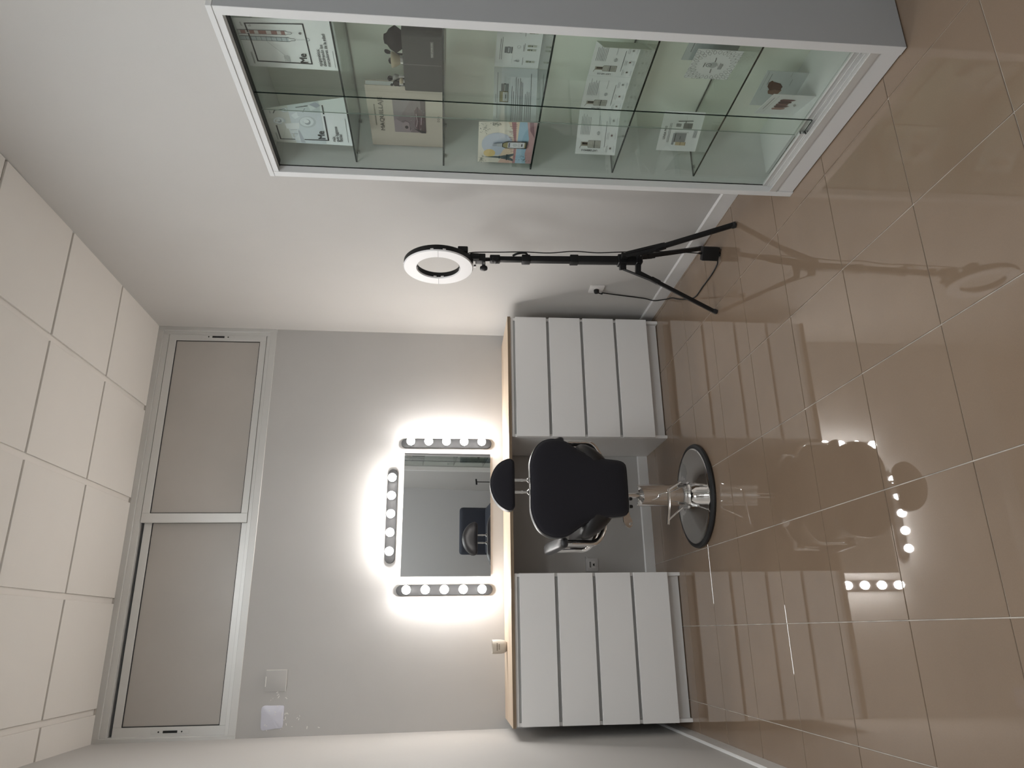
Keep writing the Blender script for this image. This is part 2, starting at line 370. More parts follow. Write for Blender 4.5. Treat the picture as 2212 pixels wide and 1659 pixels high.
def pull(cx, cz, y, par):
    pl = MB().box(cx-0.011, cx+0.011, y-0.0025, y, cz-0.105, cz+0.105).build('pull_plate', M['alu2'], par, bevel=0.001, segs=1)
    b = MB().box(cx-0.0065, cx+0.0065, y-0.0042, y-0.002, cz-0.040, cz+0.040)
    for s in (-1, 1): b.lathe([(0.0045, y-0.0045), (0.0045, y-0.002)], (cx, 0, cz+s*0.064), 10, 'Y')
    b.build('pull_recess', M['black'], par, bevel=0.0015)
pull(2.391, 2.905, 0.001, sr); pull(-0.038, 2.893, 0.030, sl)

# cover plates and chipped paint by the left corner of the back wall
MB().box(0.163, 0.281, -0.006, 0.0, 2.261, 2.380).build('cover_plate', M['grey_wall'], origin=(0.222, 0, 2.261), bevel=0.002)
o = bpy.data.objects['cover_plate']; tag(o, 'square blank wall plate painted over in wall grey, right of the lilac one', 'wall plate')
b = MB().box(0.1625, 0.2815, -0.0066, -0.0061, 2.2595, 2.2625).box(0.2785, 0.2815, -0.0066, -0.0061, 2.262, 2.380).box(0.19, 0.245, -0.0066, -0.0061, 2.3765, 2.381)
c = b.build('worn_edge', M['chip'], o)
pts = smooth_loop([(-0.036, 2.381), (0.025, 2.387), (0.084, 2.385), (0.088, 2.33), (0.087, 2.268), (0.078, 2.262), (0.02, 2.262), (-0.028, 2.264), (-0.033, 2.30), (-0.039, 2.35)], 40)
b = MB(); b.loops([[V((p.x, y, p.y)) for p in pts] for y in (0.0, -0.005)]); b.loops([[V((0.025+(p.x-0.025)*s, y, 2.325+(p.y-2.325)*s)) for p in pts] for s, y in ((1, -0.005), (0.94, -0.0075))], cap0=False)
o = b.build('cover_plate', M['plaster'], origin=(0.025, 0, 2.262), smooth=True); tag(o, 'unpainted lilac-white wall plate in the corner beside chipped grey paint', 'wall plate')
b = MB()
for k in range(34):
    a = random.choice([(0.14, 2.30, 0.03, 0.05), (0.03, 2.22, 0.02, 0.05), (-0.03, 2.20, 0.02, 0.16), (0.03, 2.32, 0.06, 0.05)])
    x, z = a[0]+random.uniform(-1, 1)*a[2], a[1]+random.uniform(-1, 1)*a[3]; r = random.uniform(0.001, 0.0035); th = random.uniform(0, PI)
    y = -0.0085 if (-0.045 < x < 0.095 and 2.258 < z < 2.392) else -0.0008
    b.obox((max(x, -0.06), y, z), (r*2.2*math.cos(th), 0, r*2.2*math.sin(th)), (0, 0.0007, 0), (-r*0.6*math.sin(th), 0, r*0.6*math.cos(th)))
o = b.build('paint_chip', M['chip'], wb); o['kind'] = 'stuff'

# ------------------------------------------------------------------ drawer chests and worktop
def make_chest(loc, label):
    t = thing('chest_of_drawers', label, 'chest of drawers', loc, 'white drawer chests under the worktop')
    X, Y, Z = loc; wd = 0.784; d0, d1 = Y-0.475, Y-0.0
    for x0 in (X-wd/2, X+wd/2-0.019): MB().box(x0, x0+0.019, d0, d1, 0, 0.942).build('side_panel', M['melamine'], t, bevel=0.001, segs=1)
    MB().box(X-wd/2, X+wd/2, d0-0.006, d1, 0.942, 0.9585).build('top_panel', M['melamine'], t, bevel=0.001, segs=1)
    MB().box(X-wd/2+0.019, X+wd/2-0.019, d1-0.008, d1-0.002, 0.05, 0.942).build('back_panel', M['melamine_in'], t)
    MB().box(X-wd/2+0.019, X+wd/2-0.019, d0+0.032, d0+0.048, 0.004, 0.078).build('plinth', M['melamine'], t)
    for k, (z0, z1) in enumerate(((0.080, 0.296), (0.280+0.0, 0.513), (0.497, 0.731), (0.713, 0.930))):
        z0 = (0.080, 0.2805, 0.4975, 0.7145)[k]; z1 = (0.2620+0.0345, 0.5135, 0.7305, 0.9295)[k]
        z0 = (0.080, 0.3140, 0.5310, 0.7480)[k]-0.0
        dr = None
        zz0, zz1 = ((0.080, 0.2785), (0.2965, 0.4955), (0.5135, 0.7125), (0.7305, 0.9290))[k]
        dr = MB().box(X-wd/2+0.0005, X+wd/2-0.0005, d0-0.020, d0-0.003, zz0, zz1).build('drawer', M['melamine'], t, bevel=0.0012, segs=1)
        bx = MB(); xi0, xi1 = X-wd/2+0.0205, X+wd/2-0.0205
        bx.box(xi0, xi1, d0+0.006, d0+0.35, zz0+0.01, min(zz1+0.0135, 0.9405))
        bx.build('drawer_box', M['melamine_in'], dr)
    return t
ch = make_chest((0.389, -0.014, 0.0), 'white four-drawer chest left of the chair, below the ceramic pot')
c2 = copy_tree(ch); c2.location = (1.968, -0.014, 0.0); c2['label'] = 'white four-drawer chest right of the chair, next to the ring light'
wt = MB().box(-0.009, 2.361, -0.508, -0.001, 0.9592, 0.9775, 0)
b = wt.build('worktop', [M['oak'], M['oak_edge']], origin=(1.176, -0.25, 0.9592), bevel=0.0008, segs=1)
for p in b.data.polygons:
    if abs(p.normal.z) < 0.5: p.material_index = 1
tag(b, 'long pale oak worktop laid across both white drawer chests', 'worktop')

# ------------------------------------------------------------------ mirror and bulb bars
tilt = -0.04
mr = thing('mirror', 'rectangular frameless mirror between the bulb bars above the worktop', 'mirror', (1.192, 0, 1.061))
ct, st = math.cos(tilt), math.sin(tilt)
nrm = V((-0.006, -ct, st)); up = V((0, st, ct)); xd = V((1, -0.006, 0)); cen = V((1.192, -0.030, 1.3405))
mw, mh = 0.3905, 0.2800
b = MB().obox(cen-nrm*0.003, xd*mw, nrm*0.003, up*mh); mg = b.build('mirror_glass', M['mirror'], mr)
MB().obox(cen-nrm*0.0125, xd*(mw-0.004), nrm*0.0063, up*(mh-0.004)).build('backing_board', M['melamine'], mr)
MB().box(0.95, 1.43, -0.030, 0.0, 1.575, 1.600).build('wall_bracket', M['plastic_gr'], mr); MB().box(1.0, 1.38, -0.006, 0, 1.10, 1.13).build('wall_bracket', M['plastic_gr'], mr)
def vanity(loc, label):
    t = thing('bulb_bar', label, 'vanity light', loc, 'bulb bars around the mirror'); X, Y, Z = loc
    def stadium(r, y):
        pts = []
        for k in range(33): a = PI*k/32; pts.append(V((X+r*math.cos(a), y, Z+0.297-0.031+r*math.sin(a))))
        for k in range(33): a = PI+PI*k/32; pts.append(V((X+r*math.cos(a), y, Z-0.297+0.031+r*math.sin(a))))
        return pts
    MB().loops([stadium(0.031, 0.0), stadium(0.031, -0.022), stadium(0.0295, -0.026), stadium(0.024, -0.027)]).build('mounting_bar', M['bar'], t, smooth=True, angle=25)
    for k in range(5):
        z = Z+(k-2)*0.1155+0.002
        MB().lathe([(0.0175, -0.022), (0.0180, -0.034), (0.0190, -0.0450), (0.0226, -0.0595), (0.0220, -0.0600)], (X, 0, z), 20, 'Y').build('socket', M['socket'], t, smooth=True)
        b = MB(); pr = []
        for i in range(13):
            a = PI*(0.33+0.67*i/12); pr.append((0.0262*math.sin(a), -0.074+0.0262*math.cos(a)))
        pr[-1] = (0.0002, -0.1002)
        b.lathe(pr, (X, 0, z), 20, 'Y'); b.build('bulb', M['bulb'], t, smooth=True)
    return t
vr = vanity((1.654, 0, 1.3485), 'upright bulb bar right of the mirror, five lit round bulbs')
vl = copy_tree(vr); vl.location = (0.7215, 0, 1.3475); vl['label'] = 'upright bulb bar left of the mirror, five lit round bulbs'
vt = copy_tree(vr); vt.location = (1.181, 0, 1.692); vt.rotation_euler = (0, PI/2, 0); vt['label'] = 'horizontal bulb bar above the mirror, five lit round bulbs'

# ceramic pot on the worktop
b = MB(); prof = [(0.0002, 0.0), (0.024, 0.0005), (0.031, 0.006), (0.0365, 0.018), (0.039, 0.034), (0.0395, 0.060), (0.0392, 0.086), (0.038, 0.0865), (0.0365, 0.086), (0.036, 0.030), (0.0002, 0.026)]
pot = b.lathe(prof, (0.390, -0.165, 0.9777), 40).build('ceramic_pot', M['ceramic'], origin=(0.390, -0.165, 0.9777), smooth=True, angle=50)
tag(pot, 'small round-bottomed beige ceramic pot standing on the left end of the worktop', 'pot')
def wrap_text(par, s, R, c, z, h, m, ang0):                 # lettering wrapped on a vertical cylinder
    vs, fs = text2d(s); xs = [v[0] for v in vs]; mid = (min(xs)+max(xs))/2; b = MB()
    b.add([(c[0]+R*math.sin(ang0+(x-mid)*h/R), c[1]-R*math.cos(ang0+(x-mid)*h/R), z+y*h) for x, y in vs], fs); return b.build('lettering', m, par)
for zz, h in ((0.0585, 0.0085), (0.0465, 0.0075)):
    b = MB(); R = 0.0398; ch_ = (7, 5)[h < 0.008]
    for k in range(ch_):
        a = (k-(ch_-1)/2)*0.16-0.02; wv = 0.055
        b.add([(0.390+R*math.sin(a+q*wv), -0.165-R*math.cos(a+q*wv), 0.9777+zz+r*h*0.4) for q, r in ((-1, -1), (1, -1), (1, 1), (-1, 1))], [(0, 1, 2, 3)])
    b.build('lettering', ink(95, 88, 78), pot)

# ------------------------------------------------------------------ outlets
def plate(name, label, cat, c, n, u, sz, rest):
    pass
t = thing('data_socket', 'small data socket on the grey wall behind the chair, paint peeling at its corner', 'socket', (0.868, 0, 0.413))
MB().box(0.828, 0.908, -0.010, 0, 0.373, 0.453).build('cover', M['plastic_gr'], t, bevel=0.003)
MB().box(0.846, 0.890, -0.0125, -0.008, 0.391, 0.435).build('insert', M['plastic'], t, bevel=0.001, segs=1)
MB().box(0.856, 0.878, -0.0137, -0.012, 0.394, 0.413).build('jack_frame', M['plastic_gr'], t)
MB().box(0.860, 0.874, -0.0145, -0.0135, 0.398, 0.405).box(0.8635, 0.8705, -0.0145, -0.0135, 0.4045, 0.4085).build('jack_opening', M['black'], t)
MB().box(0.850, 0.886, -0.0132, -0.012, 0.419, 0.430).build('label_window', ink(120, 118, 118), t)
MB().add([(0.900, -0.011, 0.449), (0.914, -0.012, 0.462), (0.922, -0.008, 0.447), (0.908, -0.010, 0.436), (0.911, -0.004, 0.449)], [(0, 1, 2, 3), (0, 4, 2, 1), (3, 2, 4)]).build('peeling_paint', M['plastic_gr'], t)
oy, oz = -0.792, 0.458; ox = rw_x(oy, oz)
t = thing('wall_outlet', 'white square power outlet on the right wall with the black cord plugged in', 'outlet', (ox, oy, oz))
MB().box(ox-0.010, ox+0.002, oy-0.043, oy+0.043, oz-0.043, oz+0.043).build('cover', M['plastic'], t, bevel=0.003)
MB().lathe([(0.027, -0.012), (0.027, -0.009), (0.0225, -0.009), (0.021, -0.0095), (0.0002, -0.0095)], (ox, oy, oz), 28, 'X').build('insert', M['plastic'], t, smooth=True)
t = thing('power_adapter', 'black power adapter on the floor under the tripod, its cord plugged into the wall', 'adapter', (2.238, -1.572, 0))
cx0 = ox-0.012
pl = MB().lathe([(0.0165, -0.010), (0.0165, -0.024), (0.013, -0.032), (0.0002, -0.036)], (ox, oy, oz), 20, 'X').build('plug', M['black'], t, smooth=True)
cord = smooth_path([(ox-0.030, oy, oz-0.010), (ox-0.034, oy+0.006, oz-0.034), (ox-0.012, -0.757, 0.412), (ox-0.0065, -0.728, 0.33), (rw_x(-0.69, 0.14)-0.005, -0.690, 0.14), (rw_x(-0.7)-0.022, -0.700, 0.075), (rw_x(-0.73)-0.024, -0.728, 0.012), (2.36, -0.83, 0.004), (2.300, -0.935, 0.004), (2.228, -1.085, 0.004), (2.186, -1.20, 0.004), (2.187, -1.32, 0.004), (2.188, -1.45, 0.004), (2.198, -1.535, 0.006), (2.206, -1.560, 0.012)], 8)
MB().tube(cord, 0.0035, 8).build('cable', M['black'], t, smooth=True)
u = V((0.80, -0.60, 0)); v = V((0.60, 0.80, 0)); c = V((2.238, -1.572, 0.052))
MB().obox(c, u*0.034, v*0.019, (0, 0, 0.042)).build('housing', M['black'], t, bevel=0.003)
b = MB().lathe([(0.010, 0.0), (0.012, 0.006), (0.014, 0.0105)], (2.235, -1.574, 0), 12); b.build('socket_boss', M['black'], t, smooth=True)
MB().lathe([(0.0045, 0.0935), (0.006, 0.100), (0.003, 0.112)], (2.238, -1.572, 0), 10).build('strain_relief', M['black'], t, smooth=True)

# ------------------------------------------------------------------ ring light on tripod
AX = V((2.213, -1.54, 0)); TOP = V((2.186, -1.54, 1.16))
def col(z): return AX.lerp(TOP, z/1.16)
rl = thing('ring_light', 'black tripod ring light with unlit white ring, standing before the right wall', 'ring light', (2.213, -1.54, 0))
MB().bar(col(0.392), col(0.74), 0.0172, 0.0172).build('lower_pole', M['black'], rl, bevel=0.004)
MB().bar(col(0.72), col(0.98), 0.0146, 0.0146).build('middle_pole', M['black'], rl, bevel=0.004)
MB().bar(col(0.96), col(1.14), 0.0118, 0.0118).build('upper_pole', M['black'], rl, bevel=0.003)
for z, r in ((0.738, 0.0205), (0.976, 0.0190)):
    c_ = MB(); c_.bar(col(z-0.024), col(z+0.018), r, r); k = c_.build('pole_clamp', M['black'], rl, bevel=0.004)
    MB().tube(smooth_path([col(z)+V((0.014, -0.012, -0.012)), col(z)+V((0.020, -0.030, 0.004)), col(z)+V((0.018, -0.024, 0.040)), col(z)+V((0.012, -0.012, 0.062))], 5), 0.0055, 8).build('lever', M['black'], k, smooth=True) if z > 0.9 else None
feet = [V((2.268, -1.791, 0.008)), V((1.976, -1.453, 0.008)), V((2.385, -1.372, 0.008))]
uh = MB().bar(col(0.470), col(0.516), 0.024, 0.024)
lh = MB().bar(col(0.398), col(0.424), 0.021, 0.021)
for F in feet:
    d = (F-AX); d.z = 0; d.normalize(); s = V((-d.y, d.x, 0))
    uh.bar(col(0.492), col(0.488)+d*0.046, 0.012, 0.016); lh.bar(col(0.411), col(0.411)+d*0.062, 0.011, 0.013)
uh.build('upper_hub', M['black'], rl, bevel=0.002, segs=1); lh.build('lower_hub', M['black'], rl, bevel=0.002, segs=1)
for F in feet:
    d = (F-AX); d.z = 0; R = d.length; d.normalize(); s = V((-d.y, d.x, 0))
    p0 = col(0.420)+d*0.052; jt = p0.lerp(F, 0.26)
    lg = MB().bar(p0, F+V((0, 0, 0.004)), 0.009, 0.011, side=s).build('leg', M['black'], rl, bevel=0.003)
    MB().bar(F.lerp(p0, 0.035), F+(F-p0).normalized()*0.008, 0.0105, 0.0125, side=s).build('rubber_foot', M['rubber'], lg, bevel=0.004)
    st_ = MB()
    for k in (-1, 1): st_.bar(col(0.484)+d*0.044+s*k*0.009, jt+s*k*0.011+d*0.004, 0.0022, 0.008, side=s)
    st_.bar(jt-(F-p0).normalized()*0.035, jt+(F-p0).normalized()*0.012, 0.0105, 0.0135, side=s)
    sb = st_.build('brace', M['black'], rl)
    for q in (p0+V((0, 0, -0.009)), jt): MB().lathe([(0.0025, -0.0135), (0.0025, 0.0135)], q, 8, 'X').build('rivet', M['nickel'], sb)
hd = MB().bar(col(1.10), col(1.150), 0.017, 0.017); hd.build('top_collar', M['black'], rl, bevel=0.005)
MB().lathe([(0.0145, -0.014), (0.017, -0.006), (0.017, 0.006), (0.0145, 0.014)], col(1.133)+V((-0.012, -0.016, -0.010)), 14, 'Y').build('wing_knob', M['black'], rl, smooth=True)
hb = MB(); hb.bar((2.186, -1.54, 1.150), (2.182, -1.543, 1.186), 0.008, 0.008); hb.obox((2.182, -1.548, 1.196), (0.020, 0, 0), (0, 0.020, 0), (0, 0, 0.024)); hb.obox((2.180, -1.566, 1.225), (0.016, 0, 0), (0, 0.014, 0), (0, 0, 0.022)); hb.obox((2.176, -1.55, 1.245), (0.02, 0, 0), (0, 0.022, 0), (0, 0, 0.014))
hb.build('tilt_joint', M['black'], rl, bevel=0.004)
kb = MB().lathe([(0.008, 0.0), (0.0105, -0.010), (0.0185, -0.013), (0.0185, -0.024), (0.008, -0.030)], (2.150, -1.548, 1.180), 12, 'X'); kb.build('tilt_knob', M['black'], rl, smooth=True)
MB().lathe([(0.0088, 0.016), (0.0088, -0.002)], (2.150, -1.548, 1.180), 12, 'X').build('screw_collar', M['nickel'], rl, smooth=True)
MB().lathe([(0.006, 0.0), (0.006, -0.01)], (2.157, -1.53, 1.222), 10, 'X').build('screw_collar', M['nickel'], rl, smooth=True)
MB().obox((2.176, -1.622, 1.283), (0.014, 0, 0), (0, 0.030, 0), (0, 0, 0.024)).build('control_box', M['black'], rl, bevel=0.005)
RC = V((2.134, -1.54, 1.398)); RO, RI = 0.1655, 0.1040
rg = MB(); pr = [(RI, 0.0), (RO, 0.0), (RO, 0.026), (RO-0.004, 0.030), (RI+0.004, 0.030), (RI, 0.026)]
def torus(b, prof, c, seg=72):
    vs = []; fs = []; n = len(prof)
    for k in range(seg):
        a = 2*PI*k/seg
        for r, h in prof: vs.append((c.x+h, c.y+r*math.cos(a), c.z+r*math.sin(a)))
    for k in range(seg):
        k2 = (k+1) % seg
        for i in range(n): j = (i+1) % n; fs.append((k*n+i, k*n+j, k2*n+j, k2*n+i))
    b.add(vs, fs)
torus(rg, pr, RC); rg.build('ring_housing', M['black'], rl, smooth=True, angle=40)
df = MB(); torus(df, [(RI-0.001, -0.001), (RI+0.002, -0.005), (RO-0.002, -0.005), (RO+0.001, -0.001), (RO+0.001, 0.002), (RI-0.001, 0.002)], RC); dfo = df.build('diffuser', M['diffuser'], rl, smooth=True, angle=40)
for s in (-1, 1): MB().box(RC.x-0.0055, RC.x-0.0048, RC.y+s*(RI+0.002) if s > 0 else RC.y-RO+0.002, RC.y+RO-0.002 if s > 0 else RC.y-RI-0.002, RC.z-0.0009, RC.z+0.0009).build('seam', ink(150, 148, 150), dfo)
for k in range(8):
    a = 2*PI*(k+0.5)/8+(0.22 if k % 2 else -0.22)
    for R, s in ((RO, 1), (RI, -1)):
        c_ = RC+V((0.004, R*math.cos(a), R*math.sin(a))); rad = V((0, math.cos(a), math.sin(a))); tg = V((0, -math.sin(a), math.cos(a)))
        MB().obox(c_+rad*s*0.0014, (0.0035, 0, 0), rad*0.0010, tg*0.0070).build('clip', M['plastic'], dfo)
tg = MB().bar((2.150, -1.54, 1.262), (2.150, -1.54, 1.300), 0.010, 0.008); tg.build('ring_bracket', M['black'], rl, bevel=0.003)
wire = smooth_path([(2.180, -1.600, 1.262), (2.205, -1.570, 1.22), (2.212, -1.566, 1.10), (2.214, -1.572, 0.99), (2.214, -1.570, 0.86), (2.226, -1.572, 0.74), (2.226, -1.566, 0.62), (2.232, -1.570, 0.50), (2.236, -1.576, 0.36), (2.240, -1.574, 0.22), (2.238, -1.572, 0.108)], 6)
MB().tube(wire, 0.0026, 8).build('lamp_cable', M['black'], rl, smooth=True)

# ------------------------------------------------------------------ salon chair
bx, by = 1.147, -0.905
sc = thing('salon_chair', 'black salon chair with headrest on a chrome pedestal, facing the lit mirror', 'chair', (bx, by, 0))
MB().lathe([(0.262, 0.0), (0.272, 0.003), (0.276, 0.012), (0.273, 0.020), (0.262, 0.025), (0.250, 0.024)], (bx, by, 0), 72).build('base_ring', M['rubber'], sc, smooth=True)
MB().lathe([(0.252, 0.0245), (0.243, 0.0275), (0.236, 0.0275), (0.228, 0.029), (0.18, 0.036), (0.12, 0.047), (0.080, 0.058), (0.071, 0.064), (0.069, 0.070), (0.060, 0.072)], (bx, by, 0), 72).build('base_plate', M['chrome'], sc, smooth=True, angle=50)
b = MB(); seg = 48; R = 0.058; lo = []; hi = []; hi2 = []
for k in range(seg):
    a = 2*PI*k/seg; zt = 0.318+0.012*math.cos(2*a+0.6)
    lo.append(V((bx+R*math.cos(a), by+R*math.sin(a), 0.070))); hi.append(V((bx+R*math.cos(a), by+R*math.sin(a), zt))); hi2.append(V((bx+0.055*math.cos(a), by+0.055*math.sin(a), zt-0.001)))
dn = [V((bx+(p.x-bx)*0.97, by+(p.y-by)*0.97, 0.306)) for p in hi2]
b.loops([lo, hi, hi2, dn], cap0=False); b.build('column_shroud', M['chrome'], sc, smooth=True, angle=50)
b = MB().lathe([(0.0625, 0.069), (0.0635, 0.076), (0.0595, 0.084)], (bx, by, 0), 48); b.build('column_collar', M['chrome'], sc, smooth=True)
MB().lathe([(0.014, 0.25), (0.014, 0.455)], (bx, by, 0), 20).build('piston', M['chrome'], sc, smooth=True)
pd = MB(); P = lambda x, y, z: (bx+x, by+y, z)
pd.tube(smooth_path([P(0.064, -0.040, 0.092), P(0.050, -0.075, 0.125), P(0.012, -0.125, 0.190), P(0.000, -0.137, 0.200), P(-0.02, -0.138, 0.200), P(-0.09, -0.136, 0.206), P(-0.172, -0.132, 0.216)], 6), 0.0065, 10)
pd.tube([P(-0.066, -0.038, 0.098), P(-0.150, -0.130, 0.212)], 0.0045, 8)
pdo = pd.build('pump_pedal', M['chrome'], sc, smooth=True)
for c_ in (P(0.064, -0.036, 0.092), P(-0.066, -0.034, 0.094)): MB().obox(c_, (0.009, 0, 0), (0, 0.011, 0), (0, 0, 0.021)).build('pedal_pivot', M['nickel'], pdo, bevel=0.003)
# seat plate, seat cushion
MB().box(bx-0.10, bx+0.10, by-0.10, by+0.12, 0.452, 0.492).build('seat_plate', M['black'], sc, bevel=0.006)
def rrect(hx, hy, r, n=8):
    o_ = []
    for cx_, cy_, a0 in ((hx-r, hy-r, 0), (-hx+r, hy-r, PI/2), (-hx+r, -hy+r, PI), (hx-r, -hy+r, 3*PI/2)):
        for k in range(n): a = a0+PI/2*k/(n-1); o_.append((cx_+r*math.cos(a), cy_+r*math.sin(a)))
    return o_
ls = []
for z, s, sy in ((0.484, 0.46, 0.62), (0.492, 0.54, 0.72), (0.512, 0.66, 0.84), (0.54, 0.80, 0.93), (0.57, 0.91, 0.98), (0.605, 0.985, 1.0), (0.630, 1.0, 0.99), (0.648, 0.975, 0.95), (0.654, 0.91, 0.88), (0.648, 0.75, 0.72), (0.638, 0.4, 0.4)):
    L = []
    for x, y in rrect(0.242, 0.255, 0.095):
        bol = max(0, (abs(x)-0.15)/0.092); L.append(V((bx+x*s, by+0.022+y*sy, z+0.022*bol*min(1, (z-0.48)/0.1))))
    ls.append(L)
MB().loops(ls).build('seat', M['leather'], sc, smooth=True, angle=70)
# backrest
outl = [(0.000, 0.930), (0.081, 0.932), (0.123, 0.930), (0.174, 0.914), (0.212, 0.890), (0.237, 0.855), (0.247, 0.810), (0.240, 0.758), (0.215, 0.714), (0.184, 0.668), (0.160, 0.61), (0.148, 0.555), (0.143, 0.50), (0.138, 0.462), (0.126, 0.440), (0.105, 0.433), (0.05, 0.432)]
outl = outl+[(-x, z) for x, z in outl[:0:-1]]
O = smooth_loop(outl, 112)
def bk(p, s, y, cz=0.70):                                   # a scaled outline point at depth y, reclined
    x, z = p.x*s, cz+(p.y-cz)*(s if isinstance(s, float) else s)
    return V((bx+0.000+x, by+y-(z-0.43)*0.085+0.010*(abs(x)/0.25)**2, z))
MB().loops([[bk(p, s, y) for p in O] for s, y in ((0.985, -0.205), (1.0, -0.198), (1.012, -0.185), (1.012, -0.165), (0.995, -0.145), (0.95, -0.130), (0.80, -0.118), (0.45, -0.112))]).build('backrest', M['leather'], sc, smooth=True, angle=70)
br = [o_ for o_ in sc.children if o_.name.startswith('backrest')][0]
MB().loops([[bk(p, s, y) for p in O] for s, y in ((0.45, -0.226), (0.80, -0.224), (0.94, -0.219), (0.982, -0.212), (0.990, -0.204))], cap1=False).build('fabric_cover', M['fabric'], br, smooth=True, angle=70)
MB().tube([bk(p, 0.991, -0.2065) for p in O], 0.0032, 6, closed=True).build('piping', M['fabric'], br, smooth=True)
# headrest
hol = [(0.005, 1.012), (0.10, 1.012), (0.122, 1.016), (0.132, 1.030), (0.130, 1.048), (0.117, 1.074), (0.095, 1.098), (0.062, 1.117), (0.022, 1.128), (-0.018, 1.127), (-0.058, 1.115), (-0.090, 1.095), (-0.113, 1.070), (-0.125, 1.046), (-0.124, 1.026), (-0.112, 1.014), (-0.09, 1.012)]
H = smooth_loop([(x*0.98+0.002, z) for x, z in hol], 84)
def hk(p, s, y): return V((bx+0.006+(p.x-0.003)*s, by+y-0.030, 1.062+(p.y-1.062)*s))
ho = MB().loops([[hk(p, s, y) for p in H] for s, y in ((0.985, -0.225), (1.0, -0.218), (1.02, -0.200), (1.02, -0.175), (0.98, -0.150), (0.88, -0.135), (0.6, -0.126), (0.3, -0.123))]).build('headrest', M['leather'], sc, smooth=True, angle=70)
MB().loops([[hk(p, s, y) for p in H] for s, y in ((0.4, -0.238), (0.80, -0.236), (0.95, -0.232), (0.99, -0.224))], cap1=False).build('fabric_cover', M['fabric'], ho, smooth=True, angle=70)
MB().tube([hk(p, 0.992, -0.2265) for p in H], 0.0028, 6, closed=True).build('piping', M['fabric'], ho, smooth=True)
for s in (-1, 1):
    x = bx+0.006+s*0.030; y = by-0.218
    po = MB(); po.lathe([(0.0065, 0.972), (0.0065, 1.03)], (x, y, 0), 14); po.lathe([(0.0075, 0.966), (0.0075, 0.974)], (x, y, 0), 14); po.lathe([(0.0055, 0.90), (0.0055, 0.968)], (x, y, 0), 14)
    p_ = po.build('headrest_post', M['chrome'], sc, smooth=True)
    MB().lathe([(0.0155, 0.922), (0.0145, 0.938), (0.009, 0.943), (0.006, 0.944)], (x, y, 0), 16).build('post_socket', M['chrome'], p_, smooth=True)
# arms
for s in (-1, 1):
    X = bx+s*0.262
    loop = [(bx+s*0.15, by-0.085, 0.532), (bx+s*0.19, by-0.088, 0.538), (bx+s*0.240, by-0.092, 0.566), (X, by-0.094, 0.600), (X, by-0.096, 0.66), (X, by-0.098, 0.730), (X, by-0.07, 0.752), (X, by+0.10, 0.775), (X, by+0.185, 0.770), (X, by+0.200, 0.735), (X, by+0.185, 0.65), (X, by+0.175, 0.595), (bx+s*0.240, by+0.115, 0.566), (bx+s*0.19, by+0.11, 0.538), (bx+s*0.15, by+0.11, 0.532)]
    ar = MB().tube(smooth_path(loop, 5), 0.0125, 12).build('arm_frame', M['chrome'], sc, smooth=True)
    inn = [V(p)-V((s*0.011, 0, 0)) for p in loop[1:6]]
    MB().tube(smooth_path(inn, 5), 0.0085, 10).build('arm_liner', M['black'], ar, smooth=True)
    ls = []
    for t_, hw, hh in ((0.0, 0.018, 0.012), (0.03, 0.024, 0.019), (0.15, 0.028, 0.023), (0.5, 0.031, 0.025), (0.8, 0.032, 0.026), (0.95, 0.029, 0.024), (1.0, 0.020, 0.016)):
        y = by-0.140+t_*0.345; z = 0.752+0.040*t_+0.006*math.sin(PI*t_); L = []
        for k in range(20):
            a = 2*PI*k/20; cx_ = math.copysign(abs(math.cos(a))**0.7, math.cos(a)); sz = math.copysign(abs(math.sin(a))**0.7, math.sin(a))
            L.append(V((X-s*0.002+hw*cx_, y, z+hh*sz)))
        ls.append(L)
    MB().loops(ls).build('arm_pad', M['leather'], sc, smooth=True, angle=60)
    b = MB().obox((X, by+0.15, 0.755), (0.014, 0, 0), (0, 0.05, 0), (0, 0, 0.012)); b.build('pad_bracket', M['black'], ar, bevel=0.003)
ls = []
for y, sc_ in ((0, 1.0), (0.012, 1.0)):
    pts = [(-0.115, 0.438), (-0.135, 0.442), (-0.158, 0.440), (-0.178, 0.428), (-0.186, 0.412), (-0.176, 0.399), (-0.155, 0.396), (-0.13, 0.405), (-0.10, 0.415)]
    ls.append([V((bx+p.x, by-0.115+y, p.y)) for p in smooth_loop(pts, 36)])
lv = MB().loops(ls).build('recline_lever', M['chrome'], sc, smooth=True, angle=40)
MB().lathe([(0.007, -0.016), (0.007, 0.02)], (bx-0.165, by-0.11, 0.405), 12, 'Y').build('lever_pin', M['nickel'], lv, smooth=True)
for x, z in ((-0.075, 0.398), (-0.035, 0.400)): MB().lathe([(0.007, 0.386), (0.009, 0.392), (0.009, 0.40)], (bx+x, by-0.10, 0), 12).build('seat_bolt', M['black'], sc, smooth=True)

# ------------------------------------------------------------------ glass display cabinet
CY0, CY1, CX0, CX1, CT = -3.053, -2.291, 2.085, 2.386, 2.012
dc = thing('display_cabinet', 'tall white display cabinet with sliding glass doors along the right wall', 'cabinet', (2.235, -2.672, 0))
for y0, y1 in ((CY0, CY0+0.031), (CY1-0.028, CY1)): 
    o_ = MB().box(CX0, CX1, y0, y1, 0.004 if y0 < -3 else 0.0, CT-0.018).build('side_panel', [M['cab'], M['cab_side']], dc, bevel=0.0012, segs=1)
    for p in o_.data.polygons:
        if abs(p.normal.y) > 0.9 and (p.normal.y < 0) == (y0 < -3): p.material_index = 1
MB().box(CX0-0.0005, CX1, CY0-0.0005, CY1+0.0005, CT-0.017, CT).build('top_panel', M['cab'], dc, bevel=0.001, segs=1)
yi0, yi1 = CY0+0.031, CY1-0.028
MB().box(CX0+0.086, CX1-0.018, yi0, yi1, 0.088, 0.100).build('bottom_panel', M['cab'], dc)
